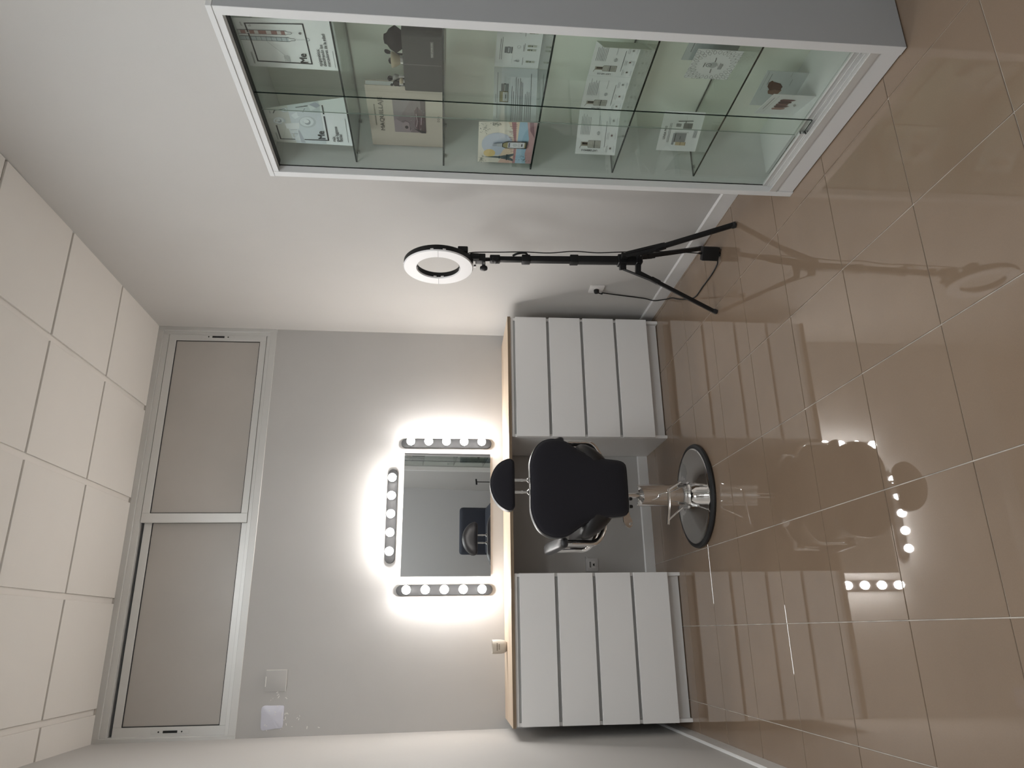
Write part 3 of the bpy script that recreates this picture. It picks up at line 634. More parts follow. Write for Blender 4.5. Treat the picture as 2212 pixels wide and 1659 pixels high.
MB().box(CX1-0.017, CX1-0.010, yi0, yi1, 0.09, CT-0.018).build('back_panel', M['cab_in'], dc)
MB().box(CX0+0.004, CX0+0.020, yi0, yi1, 0.003, 0.070).build('plinth', M['cab'], dc, bevel=0.001, segs=1)
b = MB(); b.box(CX0+0.001, CX0+0.084, yi0, yi1, 0.071, 0.086)
for x in (0.001, 0.021, 0.038, 0.055): b.box(CX0+x, CX0+x+0.003, yi0, yi1, 0.086, 0.098)
b.build('bottom_track', M['alu2'], dc)
b = MB(); b.box(CX0+0.002, CX0+0.060, yi0, yi1, CT-0.030, CT-0.0175)
for x in (0.002, 0.021, 0.038, 0.055): b.box(CX0+x, CX0+x+0.003, yi0, yi1, CT-0.037, CT-0.030)
b.build('top_track', M['cab'], dc)
MB().box(CX0+0.0245, CX0+0.0365, yi0, yi1, CT-0.0385, CT-0.0305).build('gasket', M['rubber'], dc)
MB().box(CX0+0.0415, CX0+0.0545, yi0, yi1, CT-0.0385, CT-0.0305).build('gasket', M['rubber'], dc)
def glass_box(b, x0, x1, y0, y1, z0, z1, thin):             # faces normal to thin axis are clear, the rim shows the dark cut edge
    n0 = len(b.f); b.box(x0, x1, y0, y1, z0, z1)
    ax = {'z': (0, 1), 'x': (4, 5)}[thin]
    for i in range(6): b.m[n0+i] = 0 if i in ax else 1
    return n0
b = MB(); n0 = glass_box(b, CX0+0.028, CX0+0.033, -2.694, yi1+0.0, 0.108, CT-0.033, 'x'); d1 = b.build('glass_door', [M['glass'], M['edge']], dc)
b = MB(); n0 = glass_box(b, CX0+0.045, CX0+0.0485, yi0, -2.596, 0.108, CT-0.033, 'x'); b.m[n0+3] = 2; d2 = b.build('glass_door', [M['glass'], M['edge'], M['edge_lt']], dc)
b = MB(); b.box(CX0+0.0255, CX0+0.0360, -2.628, yi1-0.001, 0.093, 0.122); b.box(CX0+0.024, CX0+0.0375, -2.628, yi1-0.001, 0.1175, 0.121); b.box(CX0+0.0235, CX0+0.0375, -2.628, yi1-0.001, 0.0985, 0.103)
b.build('door_rail', M['alu2'], d1)
b = MB(); b.box(CX0+0.0415, CX0+0.0520, yi0+0.001, -2.596, 0.093, 0.122); b.box(CX0+0.040, CX0+0.0535, yi0+0.001, -2.596, 0.1175, 0.121); b.box(CX0+0.0395, CX0+0.0535, yi0+0.001, -2.596, 0.0985, 0.103)
b.build('door_rail', M['alu2'], d2)
SZ = [1.695, 1.371, 1.040, 0.722, 0.399]
for z in SZ:
    b = MB(); glass_box(b, CX0+0.056, CX1-0.020, yi0+0.001, yi1-0.001, z-0.003, z+0.003, 'z'); sh = b.build('glass_shelf', [M['shelf'], M['edge']], dc)
    for x in (CX0+0.10, CX1-0.06):
        for y, s in ((yi0, 1), (yi1, -1)): MB().box(x-0.005, x+0.005, min(y, y+s*0.010), max(y, y+s*0.010), z-0.009, z-0.0035).build('shelf_pin', M['nickel'], sh)

# ------------------------------------------------------------------ printed cards and leaflets
class Card:
    def __init__(s, bl, br, tr, tl, bulge=0.0, th=0.0012):
        s.bl, s.br, s.tr, s.tl = (V(p) for p in (bl, br, tr, tl)); s.w = (s.br-s.bl).length; s.h = (s.tl-s.bl).length; s.bulge = bulge; s.th = th
        s.n = ((s.br-s.bl).cross(s.tl-s.bl)).normalized(); s.pr = {}; s.d = 0.0006; s.tx = {}
    def P(s, a, b, d=0.0):
        x, y = a/s.w, b/s.h
        p = s.bl*(1-x)*(1-y)+s.br*x*(1-y)+s.tr*x*y+s.tl*(1-x)*y
        return p+s.n*(d+s.bulge*4*x*(1-x)*y)
    def poly(s, pts, col, nudge=True):
        if nudge: s.d += 0.00003
        b = s.pr.setdefault(col, MB()); b.add([s.P(a, c, s.d) for a, c in pts], [tuple(range(len(pts)))]); return s
    def rect(s, a0, a1, b0, b1, col):                       # fractions of width/height
        n = 6 if s.bulge or True else 1; A = [s.w*(a0+(a1-a0)*k/n) for k in range(n+1)]; B0, B1 = b0*s.h, b1*s.h; s.d += 0.00003
        k2 = 4
        for i in range(n):
            for j in range(k2):
                y0, y1 = B0+(B1-B0)*j/k2, B0+(B1-B0)*(j+1)/k2
                s.poly([(A[i], y0), (A[i+1], y0), (A[i+1], y1), (A[i], y1)], col, False)
        return s
    def disc(s, a, b, r, col, ry=None, n=20):               # r in metres
        return s.poly([(a*s.w+r*math.cos(2*PI*k/n), b*s.h+(ry or r)*math.sin(2*PI*k/n)) for k in range(n)], col)
    def shape(s, pts, col): return s.poly([(a*s.w, b*s.h) for a, b in pts], col)
    def line(s, pts, t, col, closed=False):                 # stroked polyline in fractions, t in metres
        q = [V((a*s.w, b*s.h)) for a, b in pts]
        if closed: q.append(q[0])
        s.d += 0.00003
        for p0, p1 in zip(q, q[1:]):
            d = (p1-p0)
            if d.length < 1e-7: continue
            d.normalize(); n = V((-d.y, d.x))*t/2; e = d*t/2*0.8; m = max(1, int((p1-p0).length/0.04))
            for k in range(m):
                u0, u1 = p0.lerp(p1, k/m), p0.lerp(p1, (k+1)/m); e0 = e if k == 0 else e*0; e1 = e if k == m-1 else e*0
                s.poly([tuple(u0-e0-n), tuple(u1+e1-n), tuple(u1+e1+n), tuple(u0-e0+n)], col, False)
        return s
    def ring(s, a, b, r, t, col, n=24): return s.line([((a*s.w+r*math.cos(2*PI*k/n))/s.w, (b*s.h+r*math.sin(2*PI*k/n))/s.h) for k in range(n)], t, col, True)
    def text(s, txt, a, b, width, col, rot=0, bold=0.0, hscale=1.0):
        vs, fs = text2d(txt); x0 = min(v[0] for v in vs); x1 = max(v[0] for v in vs); k = width/(x1-x0); b_ = s.tx.setdefault(col, MB()); c, sn = math.cos(rot), math.sin(rot)
        offs = [(0, 0)]+([(bold, 0), (0, bold), (bold, bold)] if bold else [])
        for i, (ox_, oy_) in enumerate(offs):
            pts = []
            for x, y in vs:
                X_, Y_ = (x-x0)*k+ox_, y*k*hscale+oy_
                pts.append(s.P(a*s.w+X_*c-Y_*sn, b*s.h+X_*sn+Y_*c, 0.0021+0.00001*i))
            b_.add(pts, fs)
        return s
    def lines(s, a0, a1, b0, b1, n, t, col, ragged=0.25, vertical=False):   # rows of small print too fine to read
        for k in range(n):
            f = (k+0.5)/n
            if vertical: s.line([(a0+(a1-a0)*f, b0), (a0+(a1-a0)*f, b1-(b1-b0)*random.uniform(0, ragged))], t, col)
            else: s.line([(a0, b1-(b1-b0)*f), (a1-(a1-a0)*random.uniform(0, ragged), b1-(b1-b0)*f)], t, col)
        return s
    def body(s, name, mat, parent=None, n=8):
        b = MB(); vs = []; fs = []; N = n+1
        for d in (0.0, -s.th):
            for j in range(N):
                for i in range(N): vs.append(s.P(s.w*i/n, s.h*j/n, d))
        for j in range(n):
            for i in range(n):
                q = j*N+i; fs.append((q, q+1, q+N+1, q+N)); q += N*N; fs.append((q, q+N, q+N+1, q+1))
        for k in range(n):
            for (a_, c_) in ((k, k+1), (n*N+k+1, n*N+k), (k*N+N, k*N), (k*N+n, k*N+N+n)): fs.append((a_, a_+N*N, c_+N*N, c_))
        b.add(vs, fs); org = (s.bl+s.br)/2
        o_ = b.build(name, mat, parent, origin=tuple(org)); s.o = o_; return o_
    def prints(s):
        def mk(dct, name):
            if not dct: return
            b = MB(); mats = []
            for c_, mb in dct.items():
                i = len(mats); mats.append(ink(*c_)); n = len(b.v); b.v += mb.v; b.f += [tuple(q+n for q in f) for f in mb.f]; b.m += [i]*len(mb.f)
            o_ = b.build(name, mats, s.o)
            for p in o_.data.polygons:
                pass
            return o_
        mk(s.pr, 'printed_image'); mk(s.tx, 'lettering'); return s.o
K = (22, 24, 26); G = (120, 122, 124); LG = (176, 180, 184); DG = (70, 72, 75)

# poster with ampoules, top shelf
z0 = SZ[0]+0.0032
c = Card((2.198, -2.716, z0), (2.198, -2.925, z0), (2.182, -2.921, 1.988), (2.200, -2.715, 1.990), bulge=-0.006); o = c.body('poster', M['paper'])
tag(o, 'white poster headed Me with two ampoules, right half of the top shelf', 'poster')
c.line([(0.115, 0.315), (0.895, 0.315), (0.895, 0.895), (0.115, 0.895)], 0.0045, K, True)
c.text('Me', 0.135, 0.355, 0.038, K, bold=0.0009)
for i, tx in enumerate(('epigenética:', 'descifrando los', 'marcadores de la edad')): c.text(tx, 0.085, (0.205, 0.160, 0.115)[i], (0.071, 0.090, 0.132)[i], K, bold=0.0003)
c.text('mesoestetic', 0.07, 0.925, 0.050, K); c.text('.com', 0.84, 0.925, 0.018, K); c.text('Es', 0.84, 0.84, 0.008, K)
c.rect(0.675, 0.755, 0.52, 0.998, (205, 200, 198)); c.rect(0.545, 0.625, 0.50, 0.998, (190, 200, 205))
for b0, b1 in ((0.52, 0.56), (0.60, 0.66), (0.71, 0.79), (0.83, 0.88), (0.92, 0.97)): c.rect(0.68, 0.75, b0, b1, (150, 110, 104))
for k in range(9): c.line([(0.55, 0.52+0.052*k), (0.62, 0.52+0.052*k)], 0.0012, (90, 105, 112))
for a0, a1, bb in ((0.675, 0.755, 0.52), (0.545, 0.625, 0.50)):
    c.line([(a0, 0.998), (a0, bb), (a0+0.02, bb-0.03), (a0+0.02, bb-0.06), (a0+0.04, bb-0.072), (a1-0.02, bb-0.06), (a1-0.02, bb-0.03), (a1, bb), (a1, 0.998)], 0.0014, (88, 84, 86))
c.disc(0.715, 0.365, 0.0045, (110, 106, 108)); c.ring(0.60, 0.30, 0.0055, 0.0012, (70, 90, 96)); c.line([(0.585, 0.42), (0.595, 0.33)], 0.0006, G)
c.line([(0.53, 0.73), (0.26, 0.58)], 0.0006, G); c.lines(0.14, 0.27, 0.535, 0.60, 5, 0.0009, G); c.lines(0.07, 0.42, 0.055, 0.075, 1, 0.001, DG); c.prints()
# second poster
c = Card((2.150, -2.402, z0), (2.187, -2.610, z0), (2.142, -2.588, 1.972), (2.150, -2.408, 1.977), bulge=0.004); o = c.body('poster', pmat('cool paper', (0.72, 0.75, 0.78), 0.5))
tag(o, 'white poster headed Me with pale cream jars, left half of the top shelf', 'poster')
c.rect(0.0, 0.999, 0.34, 0.72, (196, 203, 210)); c.rect(0.0, 0.999, 0.72, 0.999, (188, 190, 186))
for a, b_, r in ((0.64, 0.855, 0.021), (0.56, 0.52, 0.029), (0.90, 0.76, 0.012)):
    c.disc(a, b_, r, (180, 186, 192)); c.disc(a+0.01, b_+0.008, r*0.82, (208, 214, 219)); c.disc(a, b_, r*0.5, (150, 156, 162), ry=r*0.36); c.disc(a+0.02, b_+0.012, r*0.32, (214, 219, 223))
c.shape([(0.66, 0.66), (0.76, 0.70), (0.96, 0.44), (0.86, 0.38)], (214, 220, 225)); c.shape([(0.95, 0.46), (0.99, 0.38), (0.90, 0.33), (0.86, 0.38)], (168, 172, 188)); c.line([(0.80, 0.55), (0.88, 0.52)], 0.0016, DG)
c.shape([(0.08, 0.66), (0.42, 0.66), (0.46, 0.73), (0.42, 0.77), (0.08, 0.75)], (206, 211, 216)); c.shape([(0.40, 0.64), (0.56, 0.62), (0.56, 0.80), (0.42, 0.79)], (214, 217, 220)); c.shape([(0.02, 0.60), (0.36, 0.64), (0.36, 0.66), (0.02, 0.655)], (168, 172, 182))
for a in (0.27, 0.38): c.line([(a, 0.67), (a, 0.75)], 0.0013, DG)
c.line([(0.11, 0.73), (0.11, 0.905), (0.52, 0.905)], 0.0048, K); c.line([(0.11, 0.60), (0.11, 0.305), (0.66, 0.305)], 0.0048, K); c.line([(0.72, 0.305), (0.90, 0.305)], 0.0040, K); c.line([(0.93, 0.48), (0.93, 0.62)], 0.003, K); c.line([(0.93, 0.76), (0.92, 0.88), (0.86, 0.90)], 0.003, K)
c.text('Me', 0.14, 0.34, 0.040, K, bold=0.0009)
for i, tx in enumerate(('más', 'que higiene', 'facial')): c.text(tx, 0.085, (0.215, 0.170, 0.125)[i], (0.024, 0.072, 0.035)[i], K, bold=0.0003)
c.text('mesoestetic', 0.09, 0.93, 0.048, K); c.text('.com', 0.86, 0.93, 0.016, K); c.lines(0.08, 0.62, 0.045, 0.065, 1, 0.0012, DG); c.prints()
# book about make-up
z0 = SZ[1]+0.0032
bk_ = thing('book', 'beige book titled MAQUILLAJE with a violet close-up photo on its cover', 'book', (2.225, -2.48, z0))
MB().box(2.217, 2.237, -2.637, -2.334, z0+0.002, z0+0.260).build('page_block', M['paper'], bk_)
c = Card((2.2160, -2.331, z0), (2.2160, -2.640, z0), (2.2160, -2.640, z0+0.263), (2.2160, -2.331, z0+0.263), th=0.0022); c.body('front_cover', pmat('beige cover', (0.46, 0.405, 0.35), 0.55), bk_)
MB().box(2.2375, 2.2395, -2.640, -2.331, z0, z0+0.263).box(2.2165, 2.2390, -2.3325, -2.3305, z0, z0+0.263).build('back_cover', pmat('beige cover back', (0.44, 0.39, 0.33), 0.55), bk_)
c.text('MAQUILLAJE', 0.275, 0.800, 0.172, (48, 44, 40), hscale=0.70); c.lines(0.36, 0.70, 0.895, 0.925, 1, 0.004, (78, 74, 68), 0)
for k in range(14): c.rect(0.365+0.024*k, 0.372+0.024*k, 0.893, 0.927, (168, 160, 146))
PH = (112, 98, 104); c.rect(0.255, 0.815, 0.235, 0.665, PH); c.rect(0.255, 0.815, 0.235, 0.30, (70, 55, 60))
c.shape([(0.255, 0.665), (0.50, 0.665), (0.40, 0.52), (0.32, 0.46), (0.255, 0.44)], (134, 122, 128)); c.shape([(0.45, 0.665), (0.815, 0.665), (0.815, 0.42), (0.66, 0.50), (0.55, 0.56)], (122, 112, 118))
c.disc(0.36, 0.50, 0.024, (140, 126, 130), ry=0.015); c.disc(0.345, 0.50, 0.0085, (36, 26, 30), ry=0.0062); c.line([(0.30, 0.45), (0.42, 0.455), (0.46, 0.51), (0.44, 0.56)], 0.002, (66, 52, 57))
c.shape([(0.28, 0.34), (0.38, 0.385), (0.50, 0.37), (0.62, 0.385), (0.70, 0.34), (0.60, 0.275), (0.42, 0.265)], (82, 58, 64)); c.line([(0.28, 0.34), (0.46, 0.335), (0.70, 0.34)], 0.002, (36, 24, 28)); c.line([(0.36, 0.365), (0.46, 0.35), (0.58, 0.362)], 0.0018, (188, 176, 180)); c.line([(0.40, 0.30), (0.52, 0.292)], 0.0022, (178, 166, 172))
for k in range(40): c.disc(random.uniform(0.26, 0.80), random.uniform(0.24, 0.45), random.uniform(0.0006, 0.0014), random.choice([(176, 166, 170), (150, 138, 144), (60, 46, 52)]), n=6)
c.shape([(0.255, 0.30), (0.33, 0.40), (0.29, 0.25), (0.255, 0.235)], (28, 22, 26)); c.ring(0.475, 0.06, 0.0035, 0.0012, K); c.ring(0.51, 0.06, 0.0035, 0.0012, K); c.ring(0.545, 0.06, 0.0035, 0.0012, K); c.prints()
# brush holder and brushes
hy0, hy1, hx0, hx1, hz = -2.925, -2.677, 2.160, 2.209, 0.122
bh = thing('brush_holder', 'dark grey felt brush pouch on the second shelf, in front of the beige book', 'holder', (2.185, -2.80, z0))
b = MB(); pts = rrect((hx1-hx0)/2, (hy1-hy0)/2, 0.014); Lp = lambda s, z: [V(((hx0+hx1)/2+x*s, (hy0+hy1)/2+y*(1-(1-s)*0.25), z)) for x, y in pts]
b.loops([Lp(0.99, z0), Lp(1.0, z0+0.004), Lp(1.0, z0+hz-0.002), Lp(0.96, z0+hz), Lp(0.86, z0+hz-0.001), Lp(0.84, z0+0.01)]); b.build('pouch', M['felt'], bh, smooth=True, angle=40)
MB().box(hx0-0.0008, hx0-0.0001, -2.802, -2.7995, z0+0.003, z0+hz-0.003).build('seam', ink(84, 83, 80), bh)
fc = Card((hx0-0.0009, -2.834, z0+0.026), (hx0-0.0009, -2.896, z0+0.026), (hx0-0.0009, -2.896, z0+0.036), (hx0-0.0009, -2.834, z0+0.036), th=0.0005); fc.body('woven_label', ink(92, 91, 88), bh); fc.text('MAKE UP FOR EVER', 0.03, 0.30, 0.058, (176, 174, 168)); fc.prints()
def brush(y, zt, hr, hl, ferr, head, label, lean=(0, 0), x=2.185, flat=1.0, shape='round', frr=None, handle='black'):
    zb = z0+0.012; t = thing('makeup_brush', label, 'brush', (x, y, zb), 'make-up brushes in the grey pouch')
    zf = zt-hl; fr = frr or hr*0.6; d = V((lean[0], lean[1], 1)); g = lambda r, z: (r, z)
    def pl_(prof, m, nm, sy=1.0, sx=flat):
        b = MB(); b.lathe(prof, (x, y, 0), 16, sx=sx, sy=sy); hz0 = z0+hz
        for v_ in b.v:
            k = v_.z-hz0
            if k > 0: v_.x += d.x*k; v_.y += d.y*k
        b.build(nm, m, t, smooth=True, angle=50)
    pl_([(0.0025, zb), (0.004, zb+0.05), (fr*0.85, zf-ferr)], M[handle], 'handle', 1.0, 1.0)
    pl_([(fr*0.9, zf-ferr), (fr, zf-ferr*0.6), (fr, zf+0.001)], M['nickel'], 'ferrule')
    if shape == 'round': pr_ = [(fr*0.95, zf), (hr*0.9, zf+hl*0.35), (hr, zf+hl*0.6), (hr*0.75, zf+hl*0.88), (0.0003, zt)]
    elif shape == 'kabuki': pr_ = [(fr*0.95, zf), (hr*0.80, zf+hl*0.45), (hr, zf+hl*0.80), (hr*0.92, zf+hl*0.93), (0.0003, zt)]
    else: pr_ = [(fr*0.95, zf), (hr*0.7, zf+hl*0.18), (hr, zf+hl*0.45), (hr*0.72, zf+hl*0.72), (hr*0.42, zf+hl*0.85), (hr*0.34, zf+hl*0.97), (0.0003, zt)]
    pl_(pr_, M[head], 'bristles')
brush(-2.873, 1.553, 0.052, 0.066, 0.02, 'bristle', 'largest brush, wide dark fluffy head at the right end of the pouch', flat=0.36, shape='puff', frr=0.026)
brush(-2.790, 1.537, 0.029, 0.032, 0.012, 'bristle_tan', 'flat-topped brush with tan bristles beside the largest dark brush', shape='kabuki', frr=0.014, flat=0.7)
MBt = [o_ for o_ in bpy.data.objects if o_.name.startswith('bristles')][-1]
brush(-2.796, 1.556, 0.0065, 0.020, 0.01, 'bristle', 'thin dark brush leaning right behind the tan flat-topped brush', (0, -0.30), 2.196)
brush(-2.765, 1.546, 0.0095, 0.020, 0.012, 'bristle', 'small round-headed dark brush just left of the tan flat-topped brush', (0, -0.20), 2.196)
brush(-2.726, 1.534, 0.0080, 0.020, 0.020, 'bristle_gry', 'grey-headed brush with long silver ferrule in the middle of the pouch', (0, 0.05), 2.180)
brush(-2.7145, 1.514, 0.0090, 0.014, 0.008, 'bristle_tan', 'short flat brush with pale tan tip, middle of the pouch', (0, 0), 2.172)
brush(-2.706, 1.554, 0.0085, 0.018, 0.012, 'bristle', 'tallest slim brush with dark ball head, left of the pouch middle', (0, 0.05), 2.190)
brush(-2.694, 1.538, 0.006, 0.024, 0.012, 'bristle', 'dark pointed brush in the left cluster, next to the ball-headed one', (0, 0.0), 2.200)
brush(-2.700, 1.536, 0.0095, 0.022, 0.012, 'bristle', 'dark square brush in the left cluster, nearest the glass', (0, 0.05), 2.176)
brush(-2.684, 1.546, 0.0042, 0.010, 0.016, 'bristle', 'thinnest brush with a bright silver ferrule, in the left cluster', (0, 0.10), 2.186)
brush(-2.686, 1.526, 0.0105, 0.024, 0.010, 'bristle', 'short dark bushy brush at the left end of the pouch', (0, 0.35), 2.195)

# third shelf: folded leaflet, river card, two acrylic clips
z0 = SZ[2]+0.0034; hh = 0.153
lf = thing('leaflet', 'white two-page folded leaflet with jar and ampoules on the middle shelf', 'leaflet', (2.31, -2.66, z0))
c = Card((2.340, -2.623, z0), (2.344, -2.835, z0), (2.344, -2.835, z0+hh), (2.340, -2.623, z0+hh)); c.body('page', M['paper'], lf)
def jar(c, a, b, s, dark=(40, 42, 44)):
    c.rect(a-0.062*s, a+0.062*s, b, b+0.16*s, (150, 154, 156)); c.rect(a-0.062*s, a+0.062*s, b+0.055*s, b+0.10*s, dark); c.rect(a-0.05*s, a+0.05*s, b+0.065*s, b+0.09*s, (200, 203, 205)); c.rect(a-0.055*s, a+0.055*s, b+0.11*s, b+0.165*s, (112, 116, 118)); c.rect(a-0.062*s, a+0.062*s, b, b+0.014*s, dark)
def amp(c, a, b): c.rect(a-0.018, a+0.018, b, b+0.20, (186, 188, 178)); c.rect(a-0.018, a+0.018, b+0.13, b+0.20, (140, 142, 124)); c.rect(a-0.016, a+0.016, b+0.09, b+0.115, (90, 92, 84))
jar(c, 0.36, 0.63, 1.05); c.lines(0.16, 0.62, 0.84, 0.92, 2, 0.0012, DG, 0.3)
for a, b_ in ((0.12, 0.49), (0.40, 0.49), (0.70, 0.49)):
    c.ring(a+0.03, b_+0.0, 0.006, 0.0008, G, 16); c.text('1' if a < 0.2 else ('2' if a < 0.5 else '3'), a+0.022, b_-0.018, 0.0022, G); c.lines(a-0.05, a+0.11, 0.35, 0.40, 2 if a > 0.3 and a < 0.5 else 1, 0.0011, DG, 0.2)
for a in (0.14, 0.38, 0.46, 0.72): amp(c, a, 0.10)
c.line([(0.25, 0.62), (0.10, 0.62)], 0.0005, LG); c.prints()
c = Card((2.150, -2.503, z0), (2.339, -2.622, z0), (2.339, -2.622, z0+hh), (2.150, -2.503, z0+hh)); c.body('page', pmat('greyer paper', (0.66, 0.69, 0.72), 0.55), lf)
c.rect(0.0, 0.999, 0.83, 0.999, (206, 210, 210)); jar(c, 0.70, 0.665, 1.0); c.rect(0.49, 0.645, 0.665, 0.86, (150, 144, 112)); c.rect(0.50, 0.635, 0.675, 0.79, (196, 198, 200)); c.line([(0.49, 0.665), (0.645, 0.665), (0.645, 0.86), (0.49, 0.86)], 0.0012, (52, 50, 40), True); c.rect(0.54, 0.60, 0.715, 0.73, DG)
for b0, b1, n in ((0.52, 0.60, 2), (0.42, 0.51, 2), (0.32, 0.41, 3), (0.12, 0.29, 4)): c.lines(0.12, 0.93, b0, b1, n, 0.0014, DG, 0.4)
c.lines(0.25, 0.92, 0.90, 0.93, 1, 0.0012, DG, 0.0); c.lines(0.48, 0.60, 0.94, 0.96, 1, 0.0012, DG, 0.0); c.prints()
c = Card((2.1440, -2.352, z0), (2.1530, -2.572, z0), (2.1530, -2.560, z0+0.204), (2.1440, -2.350, z0+0.200)); o = c.body('postcard', pmat('cream card', (0.66, 0.63, 0.56), 0.5))
tag(o, 'illustrated card with river, iron tower and spray bottle on the middle shelf', 'card')
CR = (214, 206, 190); c.rect(0.0, 0.999, 0.0, 0.30, (150, 182, 204)); c.rect(0.0, 0.999, 0.0, 0.10, (176, 148, 148)); c.disc(0.47, 0.66, 0.062, (182, 190, 206), ry=0.056); c.disc(0.245, 0.79, 0.0215, (212, 188, 132))
c.shape([(0, 0.46), (0.18, 0.60), (0.34, 0.54), (0.44, 0.42), (0.6, 0.38), (0.8, 0.40), (0.999, 0.50), (0.999, 0.30), (0, 0.30)], (214, 194, 172)); c.shape([(0, 0.62), (0.10, 0.58), (0.16, 0.46), (0.12, 0.30), (0, 0.30)], (208, 176, 164))
c.shape([(0.0, 0.10), (0.25, 0.14), (0.6, 0.10), (0.999, 0.17), (0.999, 0.0), (0.0, 0.0)], (184, 150, 152)); c.shape([(0.62, 0.0), (0.999, 0.06), (0.999, 0.13), (0.80, 0.10)], (140, 108, 116)); c.shape([(0.0, 0.30), (0.4, 0.31), (0.999, 0.36), (0.999, 0.44), (0.5, 0.35), (0.0, 0.35)], (162, 112, 116))
for k in range(16): a = 0.30+0.043*k; c.line([(a, 0.34), (a, 0.40+0.03*(k % 3))], 0.0022, (140, 88, 96))
c.shape([(0.05, 0.34), (0.09, 0.46), (0.125, 0.62), (0.14, 0.86), (0.15, 0.86), (0.165, 0.62), (0.21, 0.46), (0.25, 0.34), (0.20, 0.34), (0.15, 0.42), (0.10, 0.34)], (74, 88, 94)); c.rect(0.075, 0.225, 0.455, 0.475, (52, 64, 70)); c.rect(0.11, 0.18, 0.595, 0.61, (52, 64, 70)); c.line([(0.145, 0.86), (0.146, 0.92)], 0.001, (74, 88, 94)); c.line([(0.11, 0.48), (0.16, 0.59)], 0.001, (140, 150, 152)); c.line([(0.19, 0.48), (0.13, 0.59)], 0.001, (140, 150, 152))
for k in range(120):
    q = random.choice([(0.86, 0.90, 0.13, 0.09), (0.09, 0.93, 0.09, 0.06), (0.13, 0.13, 0.13, 0.12), (0.95, 0.70, 0.05, 0.12)])
    a, b_ = min(0.985, max(0.012, q[0]+random.gauss(0, 0.5)*q[2])), min(0.985, max(0.012, q[1]+random.gauss(0, 0.5)*q[3])); th = random.uniform(0, PI); l = random.uniform(0.010, 0.022)
    a2, b2 = min(0.99, max(0.008, a+l*math.cos(th))), min(0.99, max(0.008, b_+l*math.sin(th))); c.line([(a, b_), (a2, b2)], random.uniform(0.0008, 0.002), random.choice([(64, 78, 72), (96, 110, 100), (40, 58, 66), (120, 130, 112)]))
c.shape([(0.40, 0.12), (0.55, 0.12), (0.56, 0.14), (0.56, 0.50), (0.52, 0.57), (0.43, 0.57), (0.395, 0.50), (0.39, 0.14)], (42, 42, 36)); c.shape([(0.415, 0.15), (0.54, 0.15), (0.545, 0.50), (0.51, 0.555), (0.44, 0.555), (0.41, 0.50)], (150, 142, 104)); c.rect(0.412, 0.543, 0.17, 0.47, (206, 208, 214)); c.rect(0.425, 0.53, 0.43, 0.455, (96, 90, 110)); c.disc(0.478, 0.34, 0.009, (178, 182, 186)); c.rect(0.445, 0.51, 0.205, 0.225, K); c.lines(0.43, 0.53, 0.235, 0.29, 3, 0.001, G, 0.1)
c.rect(0.435, 0.52, 0.572, 0.665, (176, 180, 188)); c.shape([(0.45, 0.665), (0.515, 0.665), (0.515, 0.73), (0.47, 0.75), (0.44, 0.73)], (160, 164, 174)); c.prints()
for y, x, lb in ((-2.972, 2.150, 'clear acrylic clip standing at the right end of the middle shelf'), (-2.335, 2.150, 'clear acrylic clip standing at the left end of the middle shelf')):
    b = MB().box(x-0.012, x+0.012, y-0.0015, y+0.0015, z0, z0+0.070).box(x-0.012, x+0.012, y-0.008, y+0.008, z0, z0+0.003).box(x-0.012, x+0.012, y-0.0055, y-0.0015, z0+0.052, z0+0.068)
    o = b.build('acrylic_clip', M['acrylic'], origin=(x, y, z0)); tag(o, lb, 'clip', 'acrylic clips on the middle shelf')

# fourth shelf: zig-zag leaflet of milk bottles
z0 = SZ[3]+0.0034; hh = 0.152
lf = thing('leaflet', 'long zigzag leaflet with pump bottles and words LAIT DERMO-S, fourth shelf', 'leaflet', (2.25, -2.62, z0))
def lait(c, word, wd_):
    c.text(word, 0.085, 0.30, wd_, (52, 52, 54), rot=PI/2) if False else None
    a = 0.24; c.rect(a-0.085, a+0.085, 0.40, 0.70, (176, 174, 166)); c.line([(a-0.085, 0.40), (a+0.085, 0.40), (a+0.085, 0.69), (a+0.06, 0.71), (a-0.06, 0.71), (a-0.085, 0.69)], 0.001, (96, 94, 88), True); c.rect(a-0.085, a+0.085, 0.535, 0.552, (40, 40, 40)); c.lines(a-0.06, a+0.06, 0.43, 0.53, 5, 0.0008, (130, 128, 122), 0.1); c.lines(a-0.06, a+0.06, 0.56, 0.60, 2, 0.0008, (120, 118, 112), 0.1)
    c.rect(a-0.045, a+0.045, 0.71, 0.86, (150, 140, 124)); c.rect(a-0.012, a+0.034, 0.72, 0.85, (48, 36, 28)); c.rect(a-0.055, a+0.05, 0.86, 0.885, (168, 164, 156)); c.line([(a-0.05, 0.885), (a-0.105, 0.905)], 0.0018, (120, 116, 110))
    c.lines(0.46, 0.93, 0.68, 0.93, 7, 0.0011, (92, 94, 96), 0.3); c.disc(0.50, 0.475, 0.0075, (176, 180, 182), ry=0.0042); c.ring(0.50, 0.475, 0.006, 0.0006, G, 14); c.lines(0.66, 0.90, 0.47, 0.50, 1, 0.001, G, 0)
    c.lines(0.18, 0.78, 0.285, 0.305, 1, 0.0014, (80, 82, 84), 0)
    for k, (aa, cc) in enumerate(((0.16, (84, 64, 58)), (0.46, (96, 50, 54)), (0.80, (120, 122, 120)))):
        c.disc(aa, 0.14, 0.0062, (206, 208, 206), n=16); c.disc(aa, 0.14, 0.0036, cc, ry=0.0030, n=10); c.lines(aa-0.09, aa+0.09, 0.20, 0.26, 2, 0.0009, G, 0.3); c.lines(aa-0.09, aa+0.09, 0.03, 0.07, 2, 0.0008, LG, 0.3)
